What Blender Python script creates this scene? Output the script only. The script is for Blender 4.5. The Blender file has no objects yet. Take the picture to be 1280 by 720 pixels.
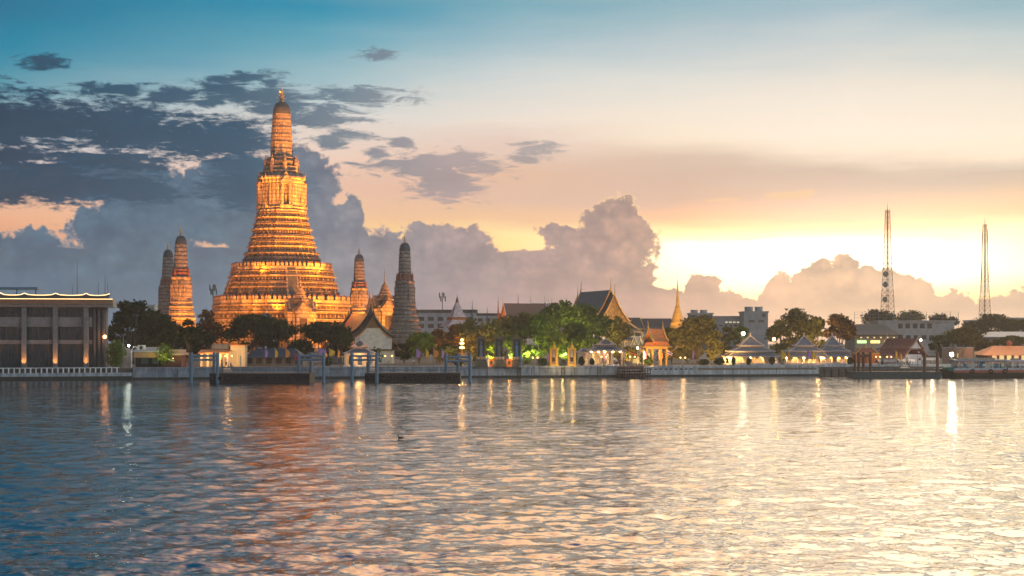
import bpy, bmesh, math, random
import numpy as np
from mathutils import Vector, Matrix
R = math.radians
random.seed(7)
FPX = 1860.0      # focal length in pixels of the 1280 wide photograph
HCAM = 8.0        # camera height above the river
HZ = 423.0        # row of the horizon in the photograph
scene = bpy.context.scene
COL = scene.collection

# ------------------------------------------------------------------ camera, exposure
cam_data = bpy.data.cameras.new('camera'); cam = bpy.data.objects.new('camera', cam_data); COL.objects.link(cam)
cam.location = (0, 0, HCAM); cam.rotation_euler = (R(90), 0, 0)
cam_data.sensor_width = 36; cam_data.lens = 36 * FPX / 1280; cam_data.shift_y = (HZ - 360) / 1280
cam_data.clip_start = 0.5; cam_data.clip_end = 9000
scene.camera = cam
scene.view_settings.view_transform = 'Standard'; scene.view_settings.look = 'None'
scene.view_settings.exposure = 0; scene.view_settings.gamma = 1
scene.cycles.use_denoising = True
scene.cycles.max_bounces = 6; scene.cycles.diffuse_bounces = 3; scene.cycles.glossy_bounces = 3
scene.cycles.transparent_max_bounces = 8; scene.cycles.volume_bounces = 1
scene.cycles.sample_clamp_indirect = 4.0

def lin(c):
    return tuple((v / 255 / 12.92 if v / 255 <= 0.04045 else ((v / 255 + 0.055) / 1.055) ** 2.4) for v in c)

# ------------------------------------------------------------------ a small node-expression helper
class NT:
    def __init__(s, tree): s.t = tree; s.n = tree.nodes; s.l = tree.links
    def new(s, typ, **kw):
        n = s.n.new(typ)
        for k, v in kw.items(): setattr(n, k, v)
        return n
    def put(s, sock, v):
        if hasattr(v, 'links') or isinstance(v, bpy.types.NodeSocket): s.l.new(v, sock)
        elif v is not None: sock.default_value = v
    def m(s, op, a, b=None, c=None, clamp=False):
        n = s.new('ShaderNodeMath', operation=op, use_clamp=clamp)
        for i, v in enumerate((a, b, c)):
            if v is not None: s.put(n.inputs[i], v)
        return n.outputs[0]
    def vm(s, op, a, b=None, c=None):
        n = s.new('ShaderNodeVectorMath', operation=op)
        for i, v in enumerate((a, b, c)):
            if v is not None: s.put(n.inputs[i], v)
        return n.outputs[1] if op in ('LENGTH', 'DOT_PRODUCT', 'DISTANCE') else n.outputs[0]
    def noise(s, vec, scale, detail=4, rough=0.5, dist=0.0, col=False, lac=2.0):
        n = s.new('ShaderNodeTexNoise')
        s.put(n.inputs['Vector'], vec); n.inputs['Scale'].default_value = scale; n.inputs['Detail'].default_value = detail
        n.inputs['Roughness'].default_value = rough; n.inputs['Distortion'].default_value = dist; n.inputs['Lacunarity'].default_value = lac
        return n.outputs[1] if col else n.outputs[0]
    def voro(s, vec, scale, feature='F1', out=0):
        n = s.new('ShaderNodeTexVoronoi', feature=feature); s.put(n.inputs['Vector'], vec); n.inputs['Scale'].default_value = scale
        return n.outputs[out]
    def rng(s, v, a, b, c=0.0, d=1.0, smooth=False):
        n = s.new('ShaderNodeMapRange', interpolation_type='SMOOTHSTEP' if smooth else 'LINEAR')
        s.put(n.inputs[0], v)
        for i, q in zip((1, 2, 3, 4), (a, b, c, d)): n.inputs[i].default_value = q
        return n.outputs[0]
    def ramp(s, v, stops, interp='LINEAR'):
        n = s.new('ShaderNodeValToRGB'); s.put(n.inputs[0], v); e = n.color_ramp.elements; n.color_ramp.interpolation = interp
        while len(e) > 1: e.remove(e[-1])
        stops = sorted(stops)
        for i, (p, c) in enumerate(stops):
            el = e[0] if i == 0 else e.new(p)
            el.position = p; el.color = (*c[:3], 1)
        return n.outputs[0]
    def mix(s, f, a, b, blend='MIX'):
        n = s.new('ShaderNodeMix', data_type='RGBA', blend_type=blend)
        s.put(n.inputs[0], f)
        for i, v in ((6, a), (7, b)):
            if isinstance(v, (tuple, list)): n.inputs[i].default_value = (*v[:3], 1)
            else: s.put(n.inputs[i], v)
        return n.outputs[2]
    def mapping(s, vec, scale=(1, 1, 1), loc=(0, 0, 0), rot=(0, 0, 0)):
        n = s.new('ShaderNodeMapping'); s.put(n.inputs[0], vec)
        n.inputs['Location'].default_value = loc; n.inputs['Scale'].default_value = scale; n.inputs['Rotation'].default_value = rot
        return n.outputs[0]

def skydir(px, py):
    u = (px - 640) / FPX; v = (HZ - py) / FPX
    return math.degrees(math.atan(u)), math.degrees(math.atan2(v, math.hypot(u, 1)))

# ------------------------------------------------------------------ world: a dusk sky laid out by azimuth and elevation
def make_world():
    w = bpy.data.worlds.new('World'); scene.world = w; w.use_nodes = True
    T = NT(w.node_tree); T.n.clear()
    d = T.new('ShaderNodeTexCoord').outputs['Generated']
    sp = T.new('ShaderNodeSeparateXYZ'); T.l.new(d, sp.inputs[0]); x, y, z = sp.outputs
    DEG = 180 / math.pi
    az = T.m('MULTIPLY', T.m('ARCTAN2', x, y), DEG)
    el = T.m('MULTIPLY', T.m('ARCSINE', z), DEG)
    cb = T.new('ShaderNodeCombineXYZ'); T.l.new(az, cb.inputs[0]); T.l.new(el, cb.inputs[1]); p = cb.outputs[0]
    # gentle streaky warp of the elevation for the veils
    n1 = T.noise(T.mapping(p, (0.10, 0.55, 1)), 1.0, 5, 0.55)
    elw = T.m('ADD', el, T.m('MULTIPLY', T.m('SUBTRACT', n1, 0.5), 1.5))
    n2 = T.noise(T.mapping(p, (0.22, 1.6, 1), (31, 7, 0)), 1.0, 5, 0.6)
    elw = T.m('ADD', elw, T.m('MULTIPLY', T.m('SUBTRACT', n2, 0.5), 0.55))
    f = T.m('DIVIDE', elw, 90.0)
    H = lambda c, k: tuple(v * k for v in lin(c))
    cols = [
     (0, [(0, (52,118,150)), (60, (70,138,165)), (105, (104,155,172)), (140, (150,176,186)), (185, (208,204,204)), (235, (238,200,180)), (285, (238,186,158)), (340, (190,150,145)), (423, (125,125,138))], [(26,(40,100,135)), (50,(34,84,120))]),
     (400, [(0, (76,148,176)), (60, (122,172,188)), (105, (168,193,200)), (145, (215,216,214)), (190, (238,214,200)), (235, (232,198,182)), (285, (246,208,170)), (340, (205,165,150)), (423, (150,140,145))], [(18,(240,190,155)), (32,(170,145,145)), (50,(45,100,135))]),
     (640, [(0, (122,170,186)), (50, (166,192,202)), (100, (206,213,213)), (145, (238,227,216)), (180, (228,207,196)), (215, (226,192,172)), (250, (222,190,174)), (278, (238,200,165)), (292, (255,232,180)), (315, (255,225,165)), (340, (230,190,155)), (423, (170,150,145))], [(17,(250,202,158)), (34,(225,185,160)), (50,(80,130,160))]),
     (850, [(0, (138,178,192)), (50, (184,200,206)), (90, (220,221,216)), (140, (243,232,218)), (175, (252,234,212)), (205, (212,188,172)), (250, (208,176,158)), (282, (232,184,146)), (296, (255,225,170)), (310, (255,248,222)), (345, (255,240,205)), (380, (255,224,165)), (423, (215,175,140))], [(17,(255,210,165)), (34,(240,200,168)), (50,(120,160,185))]),
     (1060, [(0, (152,185,200)), (55, (200,209,210)), (105, (238,229,216)), (165, (255,240,222)), (192, (252,232,208)), (207, (206,184,168)), (245, (212,183,160)), (278, (236,188,148)), (293, (255,225,170)), (303, (255,252,238)), (350, (255,246,220)), (378, (255,222,160)), (423, (215,180,150))], [(17,(255,222,178)), (34,(248,214,180)), (50,(150,180,200))]),
     (1280, [(0, (138,180,194)), (55, (198,209,208)), (105, (234,226,212)), (165, (255,240,218)), (195, (252,232,205)), (212, (196,182,170)), (240, (226,192,158)), (268, (228,192,152)), (295, (255,235,180)), (335, (255,246,200)), (368, (246,205,150)), (423, (222,190,160))], [(17,(255,222,178)), (34,(245,212,180)), (50,(150,180,200))]),
    ]
    ramps = []
    for px, st, hi in cols:
        stops = [(max(0.0, skydir(px, py)[1]) / 90, lin(c)) for py, c in st]
        stops += [(e / 90, lin(c)) for e, c in hi] + [(1.0, lin((34, 66, 92)))]
        ramps.append((skydir(px, 423)[0], T.ramp(f, stops)))
    rear = T.mix(T.rng(x, -0.5, 0.5), T.ramp(f, [(0.0, lin((70, 90, 112))), (0.12, lin((60, 90, 114))), (0.35, lin((52, 90, 118))), (1.0, lin((34, 66, 92)))]), T.ramp(f, [(0.0, lin((205, 190, 180))), (0.12, lin((185, 180, 178))), (0.35, lin((110, 135, 155))), (1.0, lin((34, 66, 92)))]))
    base = ramps[0][1]
    for (a0, _), (a1, r) in zip(ramps[:-1], ramps[1:]):
        base = T.mix(T.rng(az, a0, a1, 0, 1), base, r)
    # the glow behind the clouds is brighter than white
    ga, ge = skydir(1080, 318)
    def glow(ga, ge, sx, sy, k, e=2.0):
        dd = T.vm('LENGTH', T.vm('MULTIPLY', T.vm('SUBTRACT', p, (ga, ge, 0)), (1 / sx, 1 / sy, 0)))
        return T.m('MULTIPLY', T.m('EXPONENT', T.m('MULTIPLY', T.m('POWER', dd, e), -1.0)), k)
    g = glow(ga, ge, 8.5, 1.9, 1.1)
    base = T.mix(1.0, base, T.mix(g, (1, 1, 1), (2.25, 2.2, 2.15)), 'MULTIPLY')
    # ---------------- clouds
    def warp(scale, amp, stretch=1.0, seed=0, detail=7, rough=0.55):
        c = T.noise(T.mapping(p, (scale * stretch, scale, 1), (seed, seed * 2.3, 0)), 1.0, detail, rough, col=True)
        return T.vm('ADD', p, T.vm('MULTIPLY', T.vm('SUBTRACT', c, (0.5, 0.5, 0.5)), (amp / max(stretch, 0.35), amp, 0)))
    def field(pv, blobs, k=0.25):
        acc = None
        for (bx, by, rx, ry) in blobs:
            a, e = skydir(bx, by); sx, sy = 32.46 / rx, 32.46 / ry
            q = T.vm('MULTIPLY_ADD', pv, (sx, sy, 0), (-a * sx, -e * sy, 0))
            dd = T.vm('LENGTH', q)
            acc = dd if acc is None else T.m('SMOOTH_MIN', acc, dd, k)
        return acc
    azs = lambda px: (skydir(px, 423)[0] + 30) / 60
    azf = T.rng(az, -30, 30)
    # low haze bank and cumulus along the whole horizon
    pc = warp(0.85, 1.35, 1.0, 3.1, 8, 0.56)
    lowblobs = [(-60,330,110,46),(40,338,110,52),(172,300,92,62),(240,262,110,56),(330,270,80,66),(385,240,40,58),(300,215,50,22),(110,222,90,26),(20,218,80,22),
                (420,300,50,58),(440,262,18,22),(490,325,60,46),(530,318,60,40),(582,322,52,40),(620,360,60,34),(660,345,50,36),(716,322,38,38),(700,292,30,18),
                (765,275,46,34),(770,310,58,56),(755,360,70,44),(830,385,60,28),(878,362,24,22),(900,385,50,26),(925,378,34,16),(985,372,46,34),(1020,352,34,28),
                (1058,340,22,22),(1080,356,46,30),(1130,368,42,24),(1180,388,60,24),(1045,385,40,26),(1090,385,40,26),(1190,368,14,10),(1260,395,80,22),(1330,380,80,30)]
    dl = field(pc, lowblobs, 0.18)
    fine = T.noise(T.mapping(p, (3.2, 3.6, 1), (11, 4, 0)), 1.0, 6, 0.6)
    dl = T.m('ADD', dl, T.m('MULTIPLY', T.m('SUBTRACT', fine, 0.5), 0.55))
    pf = T.vm('ADD', p, T.vm('MULTIPLY', T.vm('SUBTRACT', T.noise(T.mapping(p, (2.5, 2.5, 1)), 1.0, 5, 0.6, col=True), (0.5, 0.5, 0.5)), (0.5, 0.5, 0)))
    dl = T.m('ADD', dl, T.m('MULTIPLY', T.m('SUBTRACT', T.voro(T.mapping(pf, (1.15, 1.25, 0)), 1.0), 0.42), 0.40))
    dl = T.m('ADD', dl, T.m('MULTIPLY', T.m('SUBTRACT', T.voro(T.mapping(pf, (2.9, 3.1, 0)), 1.0), 0.42), 0.16))
    flat = T.rng(T.m('ADD', elw, T.rng(az, skydir(760, 400)[0], skydir(860, 400)[0], -2.2, 0.0)), skydir(640, 402)[1], skydir(640, 376)[1], 0.0, 1.4)
    dl = T.m('MINIMUM', dl, flat)
    mlow = T.rng(dl, 1.03, 0.93, 0, 1, True)
    clow = T.ramp(azf, [(azs(a), lin(c)) for a, c in ((-60,(84,104,124)), (60,(88,112,132)), (300,(94,118,136)), (430,(122,131,144)), (560,(155,145,150)), (700,(180,156,152)), (800,(190,160,148)), (900,(226,188,162)), (1000,(238,198,164)), (1130,(236,200,166)), (1280,(228,196,166)))])
    sh = T.noise(T.mapping(p, (0.35, 1.2, 1), (5, 1, 0)), 1.0, 7, 0.55)
    clow = T.mix(1.0, clow, T.ramp(sh, [(0.3, (0.80, 0.80, 0.82)), (0.55, (1.02, 1.0, 1.0)), (0.72, (1.18, 1.12, 1.08))]), 'MULTIPLY')
    puff = T.m('ADD', T.m('MULTIPLY', T.voro(T.mapping(pf, (1.15, 1.25, 0)), 1.0), .55), T.m('MULTIPLY', T.voro(T.mapping(pf, (2.9, 3.1, 0)), 1.0), .45))
    clow = T.mix(T.rng(el, 0.8, 3.0, 0.0, 1), clow, T.mix(1.0, clow, T.ramp(puff, [(0.12, (1.32, 1.24, 1.18)), (0.40, (1.0, 1.0, 1.0)), (0.72, (0.72, 0.77, 0.83))]), 'MULTIPLY'))
    clow = T.mix(T.rng(az, skydir(420, 400)[0], skydir(250, 400)[0], 0, .8), clow, T.mix(1.0, clow, (.78, .90, .95), 'MULTIPLY'))
    # horizon gets a touch pinker and hazier
    clow = T.mix(T.rng(el, 2.6, 0.0, 0, 0.45), clow, T.ramp(azf, [(azs(0), lin((104,118,136))), (azs(430), lin((140,138,148))), (azs(700), lin((182,160,155))), (azs(950), lin((226,190,162))), (azs(1280), lin((224,192,165)))]))
    rimc = T.ramp(azf, [(azs(0), lin((150,145,150))), (azs(420), lin((190,170,165))), (azs(640), lin((245,200,165))), (azs(900), (1.1, 0.85, 0.5)), (azs(1280), (1.0, 0.8, 0.5))])
    rim = T.m('MULTIPLY', T.rng(dl, 0.86, 1.0, 0, 1, True), T.rng(el, 1.5, 3.0, 0.0, 0.95))
    clow = T.mix(rim, clow, rimc)
    base = T.mix(mlow, base, clow)
    # upper dark stratus on the left, small scraps
    pu = warp(1.0, 0.62, 0.5, 17.3, 9, 0.7)
    up = [(-20,152,100,38),(60,152,90,31),(150,160,100,29),(235,170,105,26),(300,182,60,16),(10,196,74,13),(60,210,60,5),(-40,208,50,9),(120,196,85,8),(180,208,34,6),(60,232,100,22),(-30,238,80,18),(160,236,60,16),(320,235,60,26),(300,205,40,12)]
    scraps = [(52,76,20,6),(140,113,34,6),(210,118,26,8),(282,108,26,9),(262,125,16,6),(318,98,22,6),(330,122,42,12),(350,136,34,7),(400,143,46,10),(452,120,44,7),(474,69,18,4),(440,168,22,4),(412,178,16,6),(470,190,11,5),(503,178,14,3),
          (550,206,66,12),(560,228,34,18),(500,206,26,7),(671,187,22,6),(655,200,14,3)]
    du = field(pu, up, 0.12)
    du = T.m('ADD', du, T.m('MULTIPLY', T.m('SUBTRACT', T.noise(T.mapping(p, (1.1, 4.6, 1), (2, 9, 0)), 1.0, 8, 0.7), 0.5), 2.3))
    du = T.m('ADD', du, T.m('MULTIPLY', T.m('SUBTRACT', T.noise(T.mapping(p, (2.6, 8.0, 1), (5, 3, 0)), 1.0, 6, 0.65), 0.5), 1.5))
    du = T.m('ADD', du, T.m('MULTIPLY', T.m('SUBTRACT', T.noise(T.mapping(p, (0.45, 1.6, 1), (8, 2, 0)), 1.0, 4, 0.6), 0.5), 1.3))
    ps = warp(1.6, 0.5, 0.5, 27.1, 8, 0.66)
    ds = field(ps, [(a_, b_, c_ * 1.3 + 3, d_ * 1.3 + 1.5) for a_, b_, c_, d_ in scraps], 0.12)
    ds = T.m('ADD', ds, T.m('MULTIPLY', T.m('SUBTRACT', T.noise(T.mapping(p, (0.75, 3.1, 1), (12, 5, 0)), 1.0, 9, 0.68, 0.6), 0.54), 4.2))
    msc = T.m('MULTIPLY', T.rng(ds, 1.15, 0.35, 0, 1, True), 0.92)
    mup = T.m('MULTIPLY', T.rng(du, 1.38, 0.66, 0, 1, True), T.rng(az, skydir(380, 200)[0], skydir(560, 200)[0], 1, .72))
    cup = T.ramp(azf, [(azs(a), lin(c)) for a, c in ((-60,(10,52,80)), (100,(20,66,94)), (300,(40,80,106)), (430,(92,116,134)), (560,(132,132,146)), (680,(140,142,150)))])
    cup = T.mix(1.0, cup, T.ramp(sh, [(0.3, (0.82, 0.86, 0.88)), (0.7, (1.22, 1.15, 1.1))]), 'MULTIPLY')
    mup = T.m('MAXIMUM', mup, T.m('MULTIPLY', msc, T.rng(az, skydir(380, 200)[0], skydir(560, 200)[0], 1, .8)))
    base = T.mix(mup, base, cup)
    # lit wisps on the grey veil to the right
    dw = field(warp(1.3, 0.5, 0.5, 9.2, 6, 0.6), [(988,244,34,6),(1008,240,14,3),(905,250,22,2.5)], 0.1)
    base = T.mix(T.rng(dw, 1.1, 0.7, 0, 0.75, True), base, lin((248, 208, 165)))
    # away from the picture: behind the viewer blue dusk on the left, a pale right half added to brighten facades
    rearf = T.m('MAXIMUM', T.rng(az, -35, -100, 0, 1, True), T.rng(az, 50, 130, 0, 1, True))
    base = T.mix(rearf, base, rear)
    hs = T.new('ShaderNodeHueSaturation'); T.l.new(T.rng(az, skydir(500, 300)[0], skydir(1000, 300)[0], 1.22, 1.02), hs.inputs['Saturation']); T.l.new(base, hs.inputs['Color']); base = hs.outputs[0]
    # the gain makes up for the light lost in the haze near the horizon; an unseen warm band above the view is added to brighten the water
    gain = T.m('ADD', 1.0, T.m('MULTIPLY', T.m('EXPONENT', T.m('DIVIDE', T.m('MAXIMUM', el, 0.0), -3.5)), 0.26))
    hi_ = T.m('MULTIPLY', T.rng(el, 13.0, 16, 0, 1, True), T.m('MULTIPLY', T.rng(el, 50, 32, 0, 1, True), T.m('ADD', T.rng(az, -17, 0, 0.1, 2.0, True), T.rng(az, 3, 18, 0, 1.6, True))))
    gain = T.m('MULTIPLY', gain, T.m('ADD', 1.0, hi_))
    sc = T.new('ShaderNodeVectorMath', operation='SCALE'); T.l.new(base, sc.inputs[0]); T.l.new(gain, sc.inputs['Scale']); base = sc.outputs[0]
    below = T.rng(el, -0.2, -3.0, 0, 1)
    base = T.mix(below, base, (0.06, 0.07, 0.07))
    sky = T.new('ShaderNodeTexSky', sky_type='NISHITA'); sky.sun_disc = False
    sky.sun_elevation = R(4); sky.sun_rotation = R(SUN_AZ); sky.altitude = 0
    bg1 = T.new('ShaderNodeBackground'); T.l.new(base, bg1.inputs[0]); bg1.inputs[1].default_value = 1.0
    bg2 = T.new('ShaderNodeBackground'); T.l.new(sky.outputs[0], bg2.inputs[0]); bg2.inputs[1].default_value = 0.0007
    add = T.new('ShaderNodeAddShader'); T.l.new(bg1.outputs[0], add.inputs[0]); T.l.new(bg2.outputs[0], add.inputs[1])
    out = T.new('ShaderNodeOutputWorld'); T.l.new(add.outputs[0], out.inputs[0])
    w.cycles.sampling_method = 'MANUAL'; w.cycles.sample_map_resolution = 1024
SUN_AZ = 13.0
make_world()
sd = bpy.data.lights.new('sun', 'SUN'); sun = bpy.data.objects.new('sun', sd); COL.objects.link(sun)
sd.energy = 0.08; sd.angle = R(16); sd.color = (1.0, 0.72, 0.42)
sun.rotation_euler = Vector((math.sin(R(SUN_AZ)) * math.cos(R(4)), math.cos(R(SUN_AZ)) * math.cos(R(4)), math.sin(R(4)))).to_track_quat('Z', 'Y').to_euler()

# ------------------------------------------------------------------ mesh helpers
def m_(px, Y): return px * Y / FPX                      # length in metres of px photo pixels at distance Y
def X_(px, Y): return (px - 640) / FPX * Y
def Z_(py, Y): return HCAM + (HZ - py) / FPX * Y
def bankY(px): return 283 + 34 * px / 1025.0
GZ = 2.2                                                # height of the land above the river

def tag(o, label=None, cat=None, group=None, kind=None):
    if label: o['label'] = label
    if cat: o['category'] = cat
    if group: o['group'] = group
    if kind: o['kind'] = kind
    return o
def empty(name, loc=(0, 0, 0), rz=0.0, label=None, cat=None, group=None, kind=None):
    o = bpy.data.objects.new(name, None); COL.objects.link(o); o.location = loc; o.rotation_euler = (0, 0, rz)
    o.empty_display_size = 0.1
    return tag(o, label, cat, group, kind)
def mesh_obj(name, verts, faces, mat, parent=None, smooth=False, loc=None):
    me = bpy.data.meshes.new(name); me.from_pydata([tuple(v) for v in verts], [], faces); me.update()
    if mat: me.materials.append(mat)
    if smooth: me.polygons.foreach_set('use_smooth', [True] * len(me.polygons))
    o = bpy.data.objects.new(name, me); COL.objects.link(o)
    if parent: o.parent = parent
    if loc: o.location = loc
    return o
def copy_tree(o, parent=None):
    c = o.copy(); COL.objects.link(c)
    if parent: c.parent = parent
    for ch in list(o.children): copy_tree(ch, c)
    return c
def place(root, loc, rz=None, label=None, group=None, scale=None):
    root.location = loc
    if rz is not None: root.rotation_euler = (0, 0, rz)
    if scale is not None: root.scale = (scale,) * 3 if not isinstance(scale, tuple) else scale
    if label: root['label'] = label
    if group: root['group'] = group
    return root

class MB:
    def __init__(s): s.v = []; s.f = []
    def add(s, vs, fs):
        n = len(s.v); s.v.extend(tuple(v) for v in vs); s.f.extend(tuple(i + n for i in f) for f in fs); return s
    def box(s, c, d, rz=0.0, taper=1.0):
        x, y, z = d[0] / 2, d[1] / 2, d[2] / 2; ca, sa = math.cos(rz), math.sin(rz); vs = []
        for k, t in ((-1, 1.0), (1, taper)):
            for i, j in ((-1, -1), (1, -1), (1, 1), (-1, 1)):
                a, b = i * x * t, j * y * t
                vs.append((c[0] + a * ca - b * sa, c[1] + a * sa + b * ca, c[2] + k * z))
        return s.add(vs, [(3, 2, 1, 0), (4, 5, 6, 7), (0, 1, 5, 4), (1, 2, 6, 5), (2, 3, 7, 6), (3, 0, 4, 7)])
    def bb(s, x0, x1, y0, y1, z0, z1): return s.box(((x0 + x1) / 2, (y0 + y1) / 2, (z0 + z1) / 2), (abs(x1 - x0), abs(y1 - y0), abs(z1 - z0)))
    def loft(s, rings, caps=True, closed=True):
        n = len(rings[0]); vs = [p for r in rings for p in r]; fs = []
        for k in range(len(rings) - 1):
            for i in range(n if closed else n - 1):
                j = (i + 1) % n; fs.append((k * n + i, k * n + j, (k + 1) * n + j, (k + 1) * n + i))
        if caps: fs.append(tuple(range(n - 1, -1, -1))); fs.append(tuple((len(rings) - 1) * n + i for i in range(n)))
        return s.add(vs, fs)
    def lathe(s, prof, c=(0, 0, 0), n=12, sx=1.0, sy=1.0):
        return s.loft([[(c[0] + r * sx * math.cos(2 * math.pi * i / n), c[1] + r * sy * math.sin(2 * math.pi * i / n), c[2] + z) for i in range(n)] for r, z in prof])
    def tube(s, pts, r, n=6, r1=None):
        pts = [Vector(p) for p in pts]; rings = []; N = len(pts)
        for i, p in enumerate(pts):
            t = (pts[min(i + 1, N - 1)] - pts[max(i - 1, 0)]).normalized()
            u = t.cross(Vector((0, 0, 1)) if abs(t.z) < 0.9 else Vector((1, 0, 0))).normalized(); w = t.cross(u).normalized()
            rr = r if r1 is None else r + (r1 - r) * i / max(N - 1, 1)
            rings.append([p + (u * math.cos(2 * math.pi * k / n) + w * math.sin(2 * math.pi * k / n)) * rr for k in range(n)])
        return s.loft(rings)
    def bar(s, a, b, w, h=None):
        return s.tube([a, b], w * 0.7, 4)
    def slab(s, pts, th, nrm=None):
        """polygon pts thickened by th along its normal"""
        P = [Vector(p) for p in pts]
        if nrm is None:
            nrm = Vector((0, 0, 0))
            for i in range(len(P)): nrm += (P[i] - P[0]).cross(P[(i + 1) % len(P)] - P[0])
            nrm.normalize()
        nrm = Vector(nrm); q = [p + nrm * th for p in P]; n = len(P)
        return s.add(P + q, [tuple(range(n - 1, -1, -1)), tuple(range(n, 2 * n))] + [(i, (i + 1) % n, n + (i + 1) % n, n + i) for i in range(n)])
    def ball(s, c, r, n=8, m=6, sz=1.0):
        return s.lathe([(max(r * math.sin(math.pi * k / m), r * 0.02), -r * sz * math.cos(math.pi * k / m)) for k in range(m + 1)], c, n)
    def build(s, name, mat, parent=None, smooth=False, loc=None):
        return mesh_obj(name, s.v, s.f, mat, parent, smooth, loc)

# ------------------------------------------------------------------ materials
MATS = {}
def pm(name, col, rough=0.7, metal=0.0, var=0.12, scale=1.5, bump=0.0, emit=None, spec=0.3, stretch=(1, 1, 1), col2=None, trans=0.0):
    if name in MATS: return MATS[name]
    m = bpy.data.materials.new(name); m.use_nodes = True; T = NT(m.node_tree); T.n.clear()
    out = T.new('ShaderNodeOutputMaterial'); b = T.new('ShaderNodeBsdfPrincipled')
    b.inputs['Roughness'].default_value = rough; b.inputs['Metallic'].default_value = metal; b.inputs['Specular IOR Level'].default_value = spec
    tc = T.new('ShaderNodeTexCoord').outputs['Object']
    tv = T.mapping(tc, stretch)
    n = T.noise(tv, scale, 5, 0.6)
    c2 = col2 if col2 else tuple(v * (1 - 2.2 * var) for v in col)
    hi = col if col2 else tuple(min(1, v * (1 + var)) for v in col)
    T.l.new(T.ramp(n, [(0.32, c2), (0.66, hi)]), b.inputs['Base Color'])
    if bump:
        bn = T.new('ShaderNodeBump'); bn.inputs['Distance'].default_value = bump; bn.inputs['Strength'].default_value = 1
        T.l.new(T.noise(tv, scale * 4, 4, 0.6), bn.inputs['Height']); T.l.new(bn.outputs[0], b.inputs['Normal'])
    if emit:
        b.inputs['Emission Color'].default_value = (*emit[:3], 1); b.inputs['Emission Strength'].default_value = emit[3]
    T.l.new(b.outputs[0], out.inputs[0]); MATS[name] = m
    return m

# ------------------------------------------------------------------ the river
def make_water_mat():
    m = bpy.data.materials.new('river_water'); m.use_nodes = True; T = NT(m.node_tree); T.n.clear()
    out = T.new('ShaderNodeOutputMaterial'); b = T.new('ShaderNodeBsdfPrincipled')
    b.inputs['Base Color'].default_value = (0.012, 0.026, 0.03, 1); b.inputs['Roughness'].default_value = 0.09; b.inputs['IOR'].default_value = 4.6
    g = T.new('ShaderNodeNewGeometry').outputs['Position']
    ge = T.new('ShaderNodeNewGeometry').outputs['Normal']
    half = (0.5, 0.5, 0.5)
    a = T.vm('SUBTRACT', T.noise(T.mapping(g, (0.75, 1.3, 1)), 2.4, 5, 0.68, 0.3, col=True), half)
    c = T.vm('SUBTRACT', T.noise(T.mapping(g, (0.6, 1.0, 1), (40, 3, 0)), 0.7, 4, 0.6, 0.4, col=True), half)
    patch = T.noise(T.mapping(g, (0.4, 1, 1), (7, 3, 0)), 0.03, 4, 0.55)
    amp = T.rng(patch, 0.35, 0.65, 0.65, 1.3)
    v = T.vm('ADD', T.vm('MULTIPLY', a, (0.42, 0.70, 0)), T.vm('MULTIPLY', c, (0.36, 0.6, 0)))
    sc = T.new('ShaderNodeVectorMath', operation='SCALE'); T.l.new(v, sc.inputs[0]); T.l.new(amp, sc.inputs['Scale'])
    # of the unresolved wavelets only those leaning towards the eye are seen at a grazing angle: fold the hidden slopes over
    inc = T.new('ShaderNodeNewGeometry').outputs['Incoming']; ish = T.vm('NORMALIZE', T.vm('MULTIPLY', inc, (1, 1, 0)))
    sx = T.new('ShaderNodeSeparateXYZ'); T.l.new(inc, sx.inputs[0])
    gz = T.m('MULTIPLY', sx.outputs[2], 0.7); s0 = T.vm('DOT_PRODUCT', sc.outputs[0], ish)
    s1 = T.m('SUBTRACT', T.m('ABSOLUTE', T.m('ADD', s0, gz)), gz)
    sc2 = T.new('ShaderNodeVectorMath', operation='SCALE'); T.l.new(ish, sc2.inputs[0]); T.l.new(T.m('SUBTRACT', s1, s0), sc2.inputs['Scale'])
    nn = T.vm('NORMALIZE', T.vm('ADD', T.vm('ADD', ge, sc.outputs[0]), sc2.outputs[0])); T.l.new(nn, b.inputs['Normal'])
    T.l.new(b.outputs[0], out.inputs[0]); return m
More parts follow.
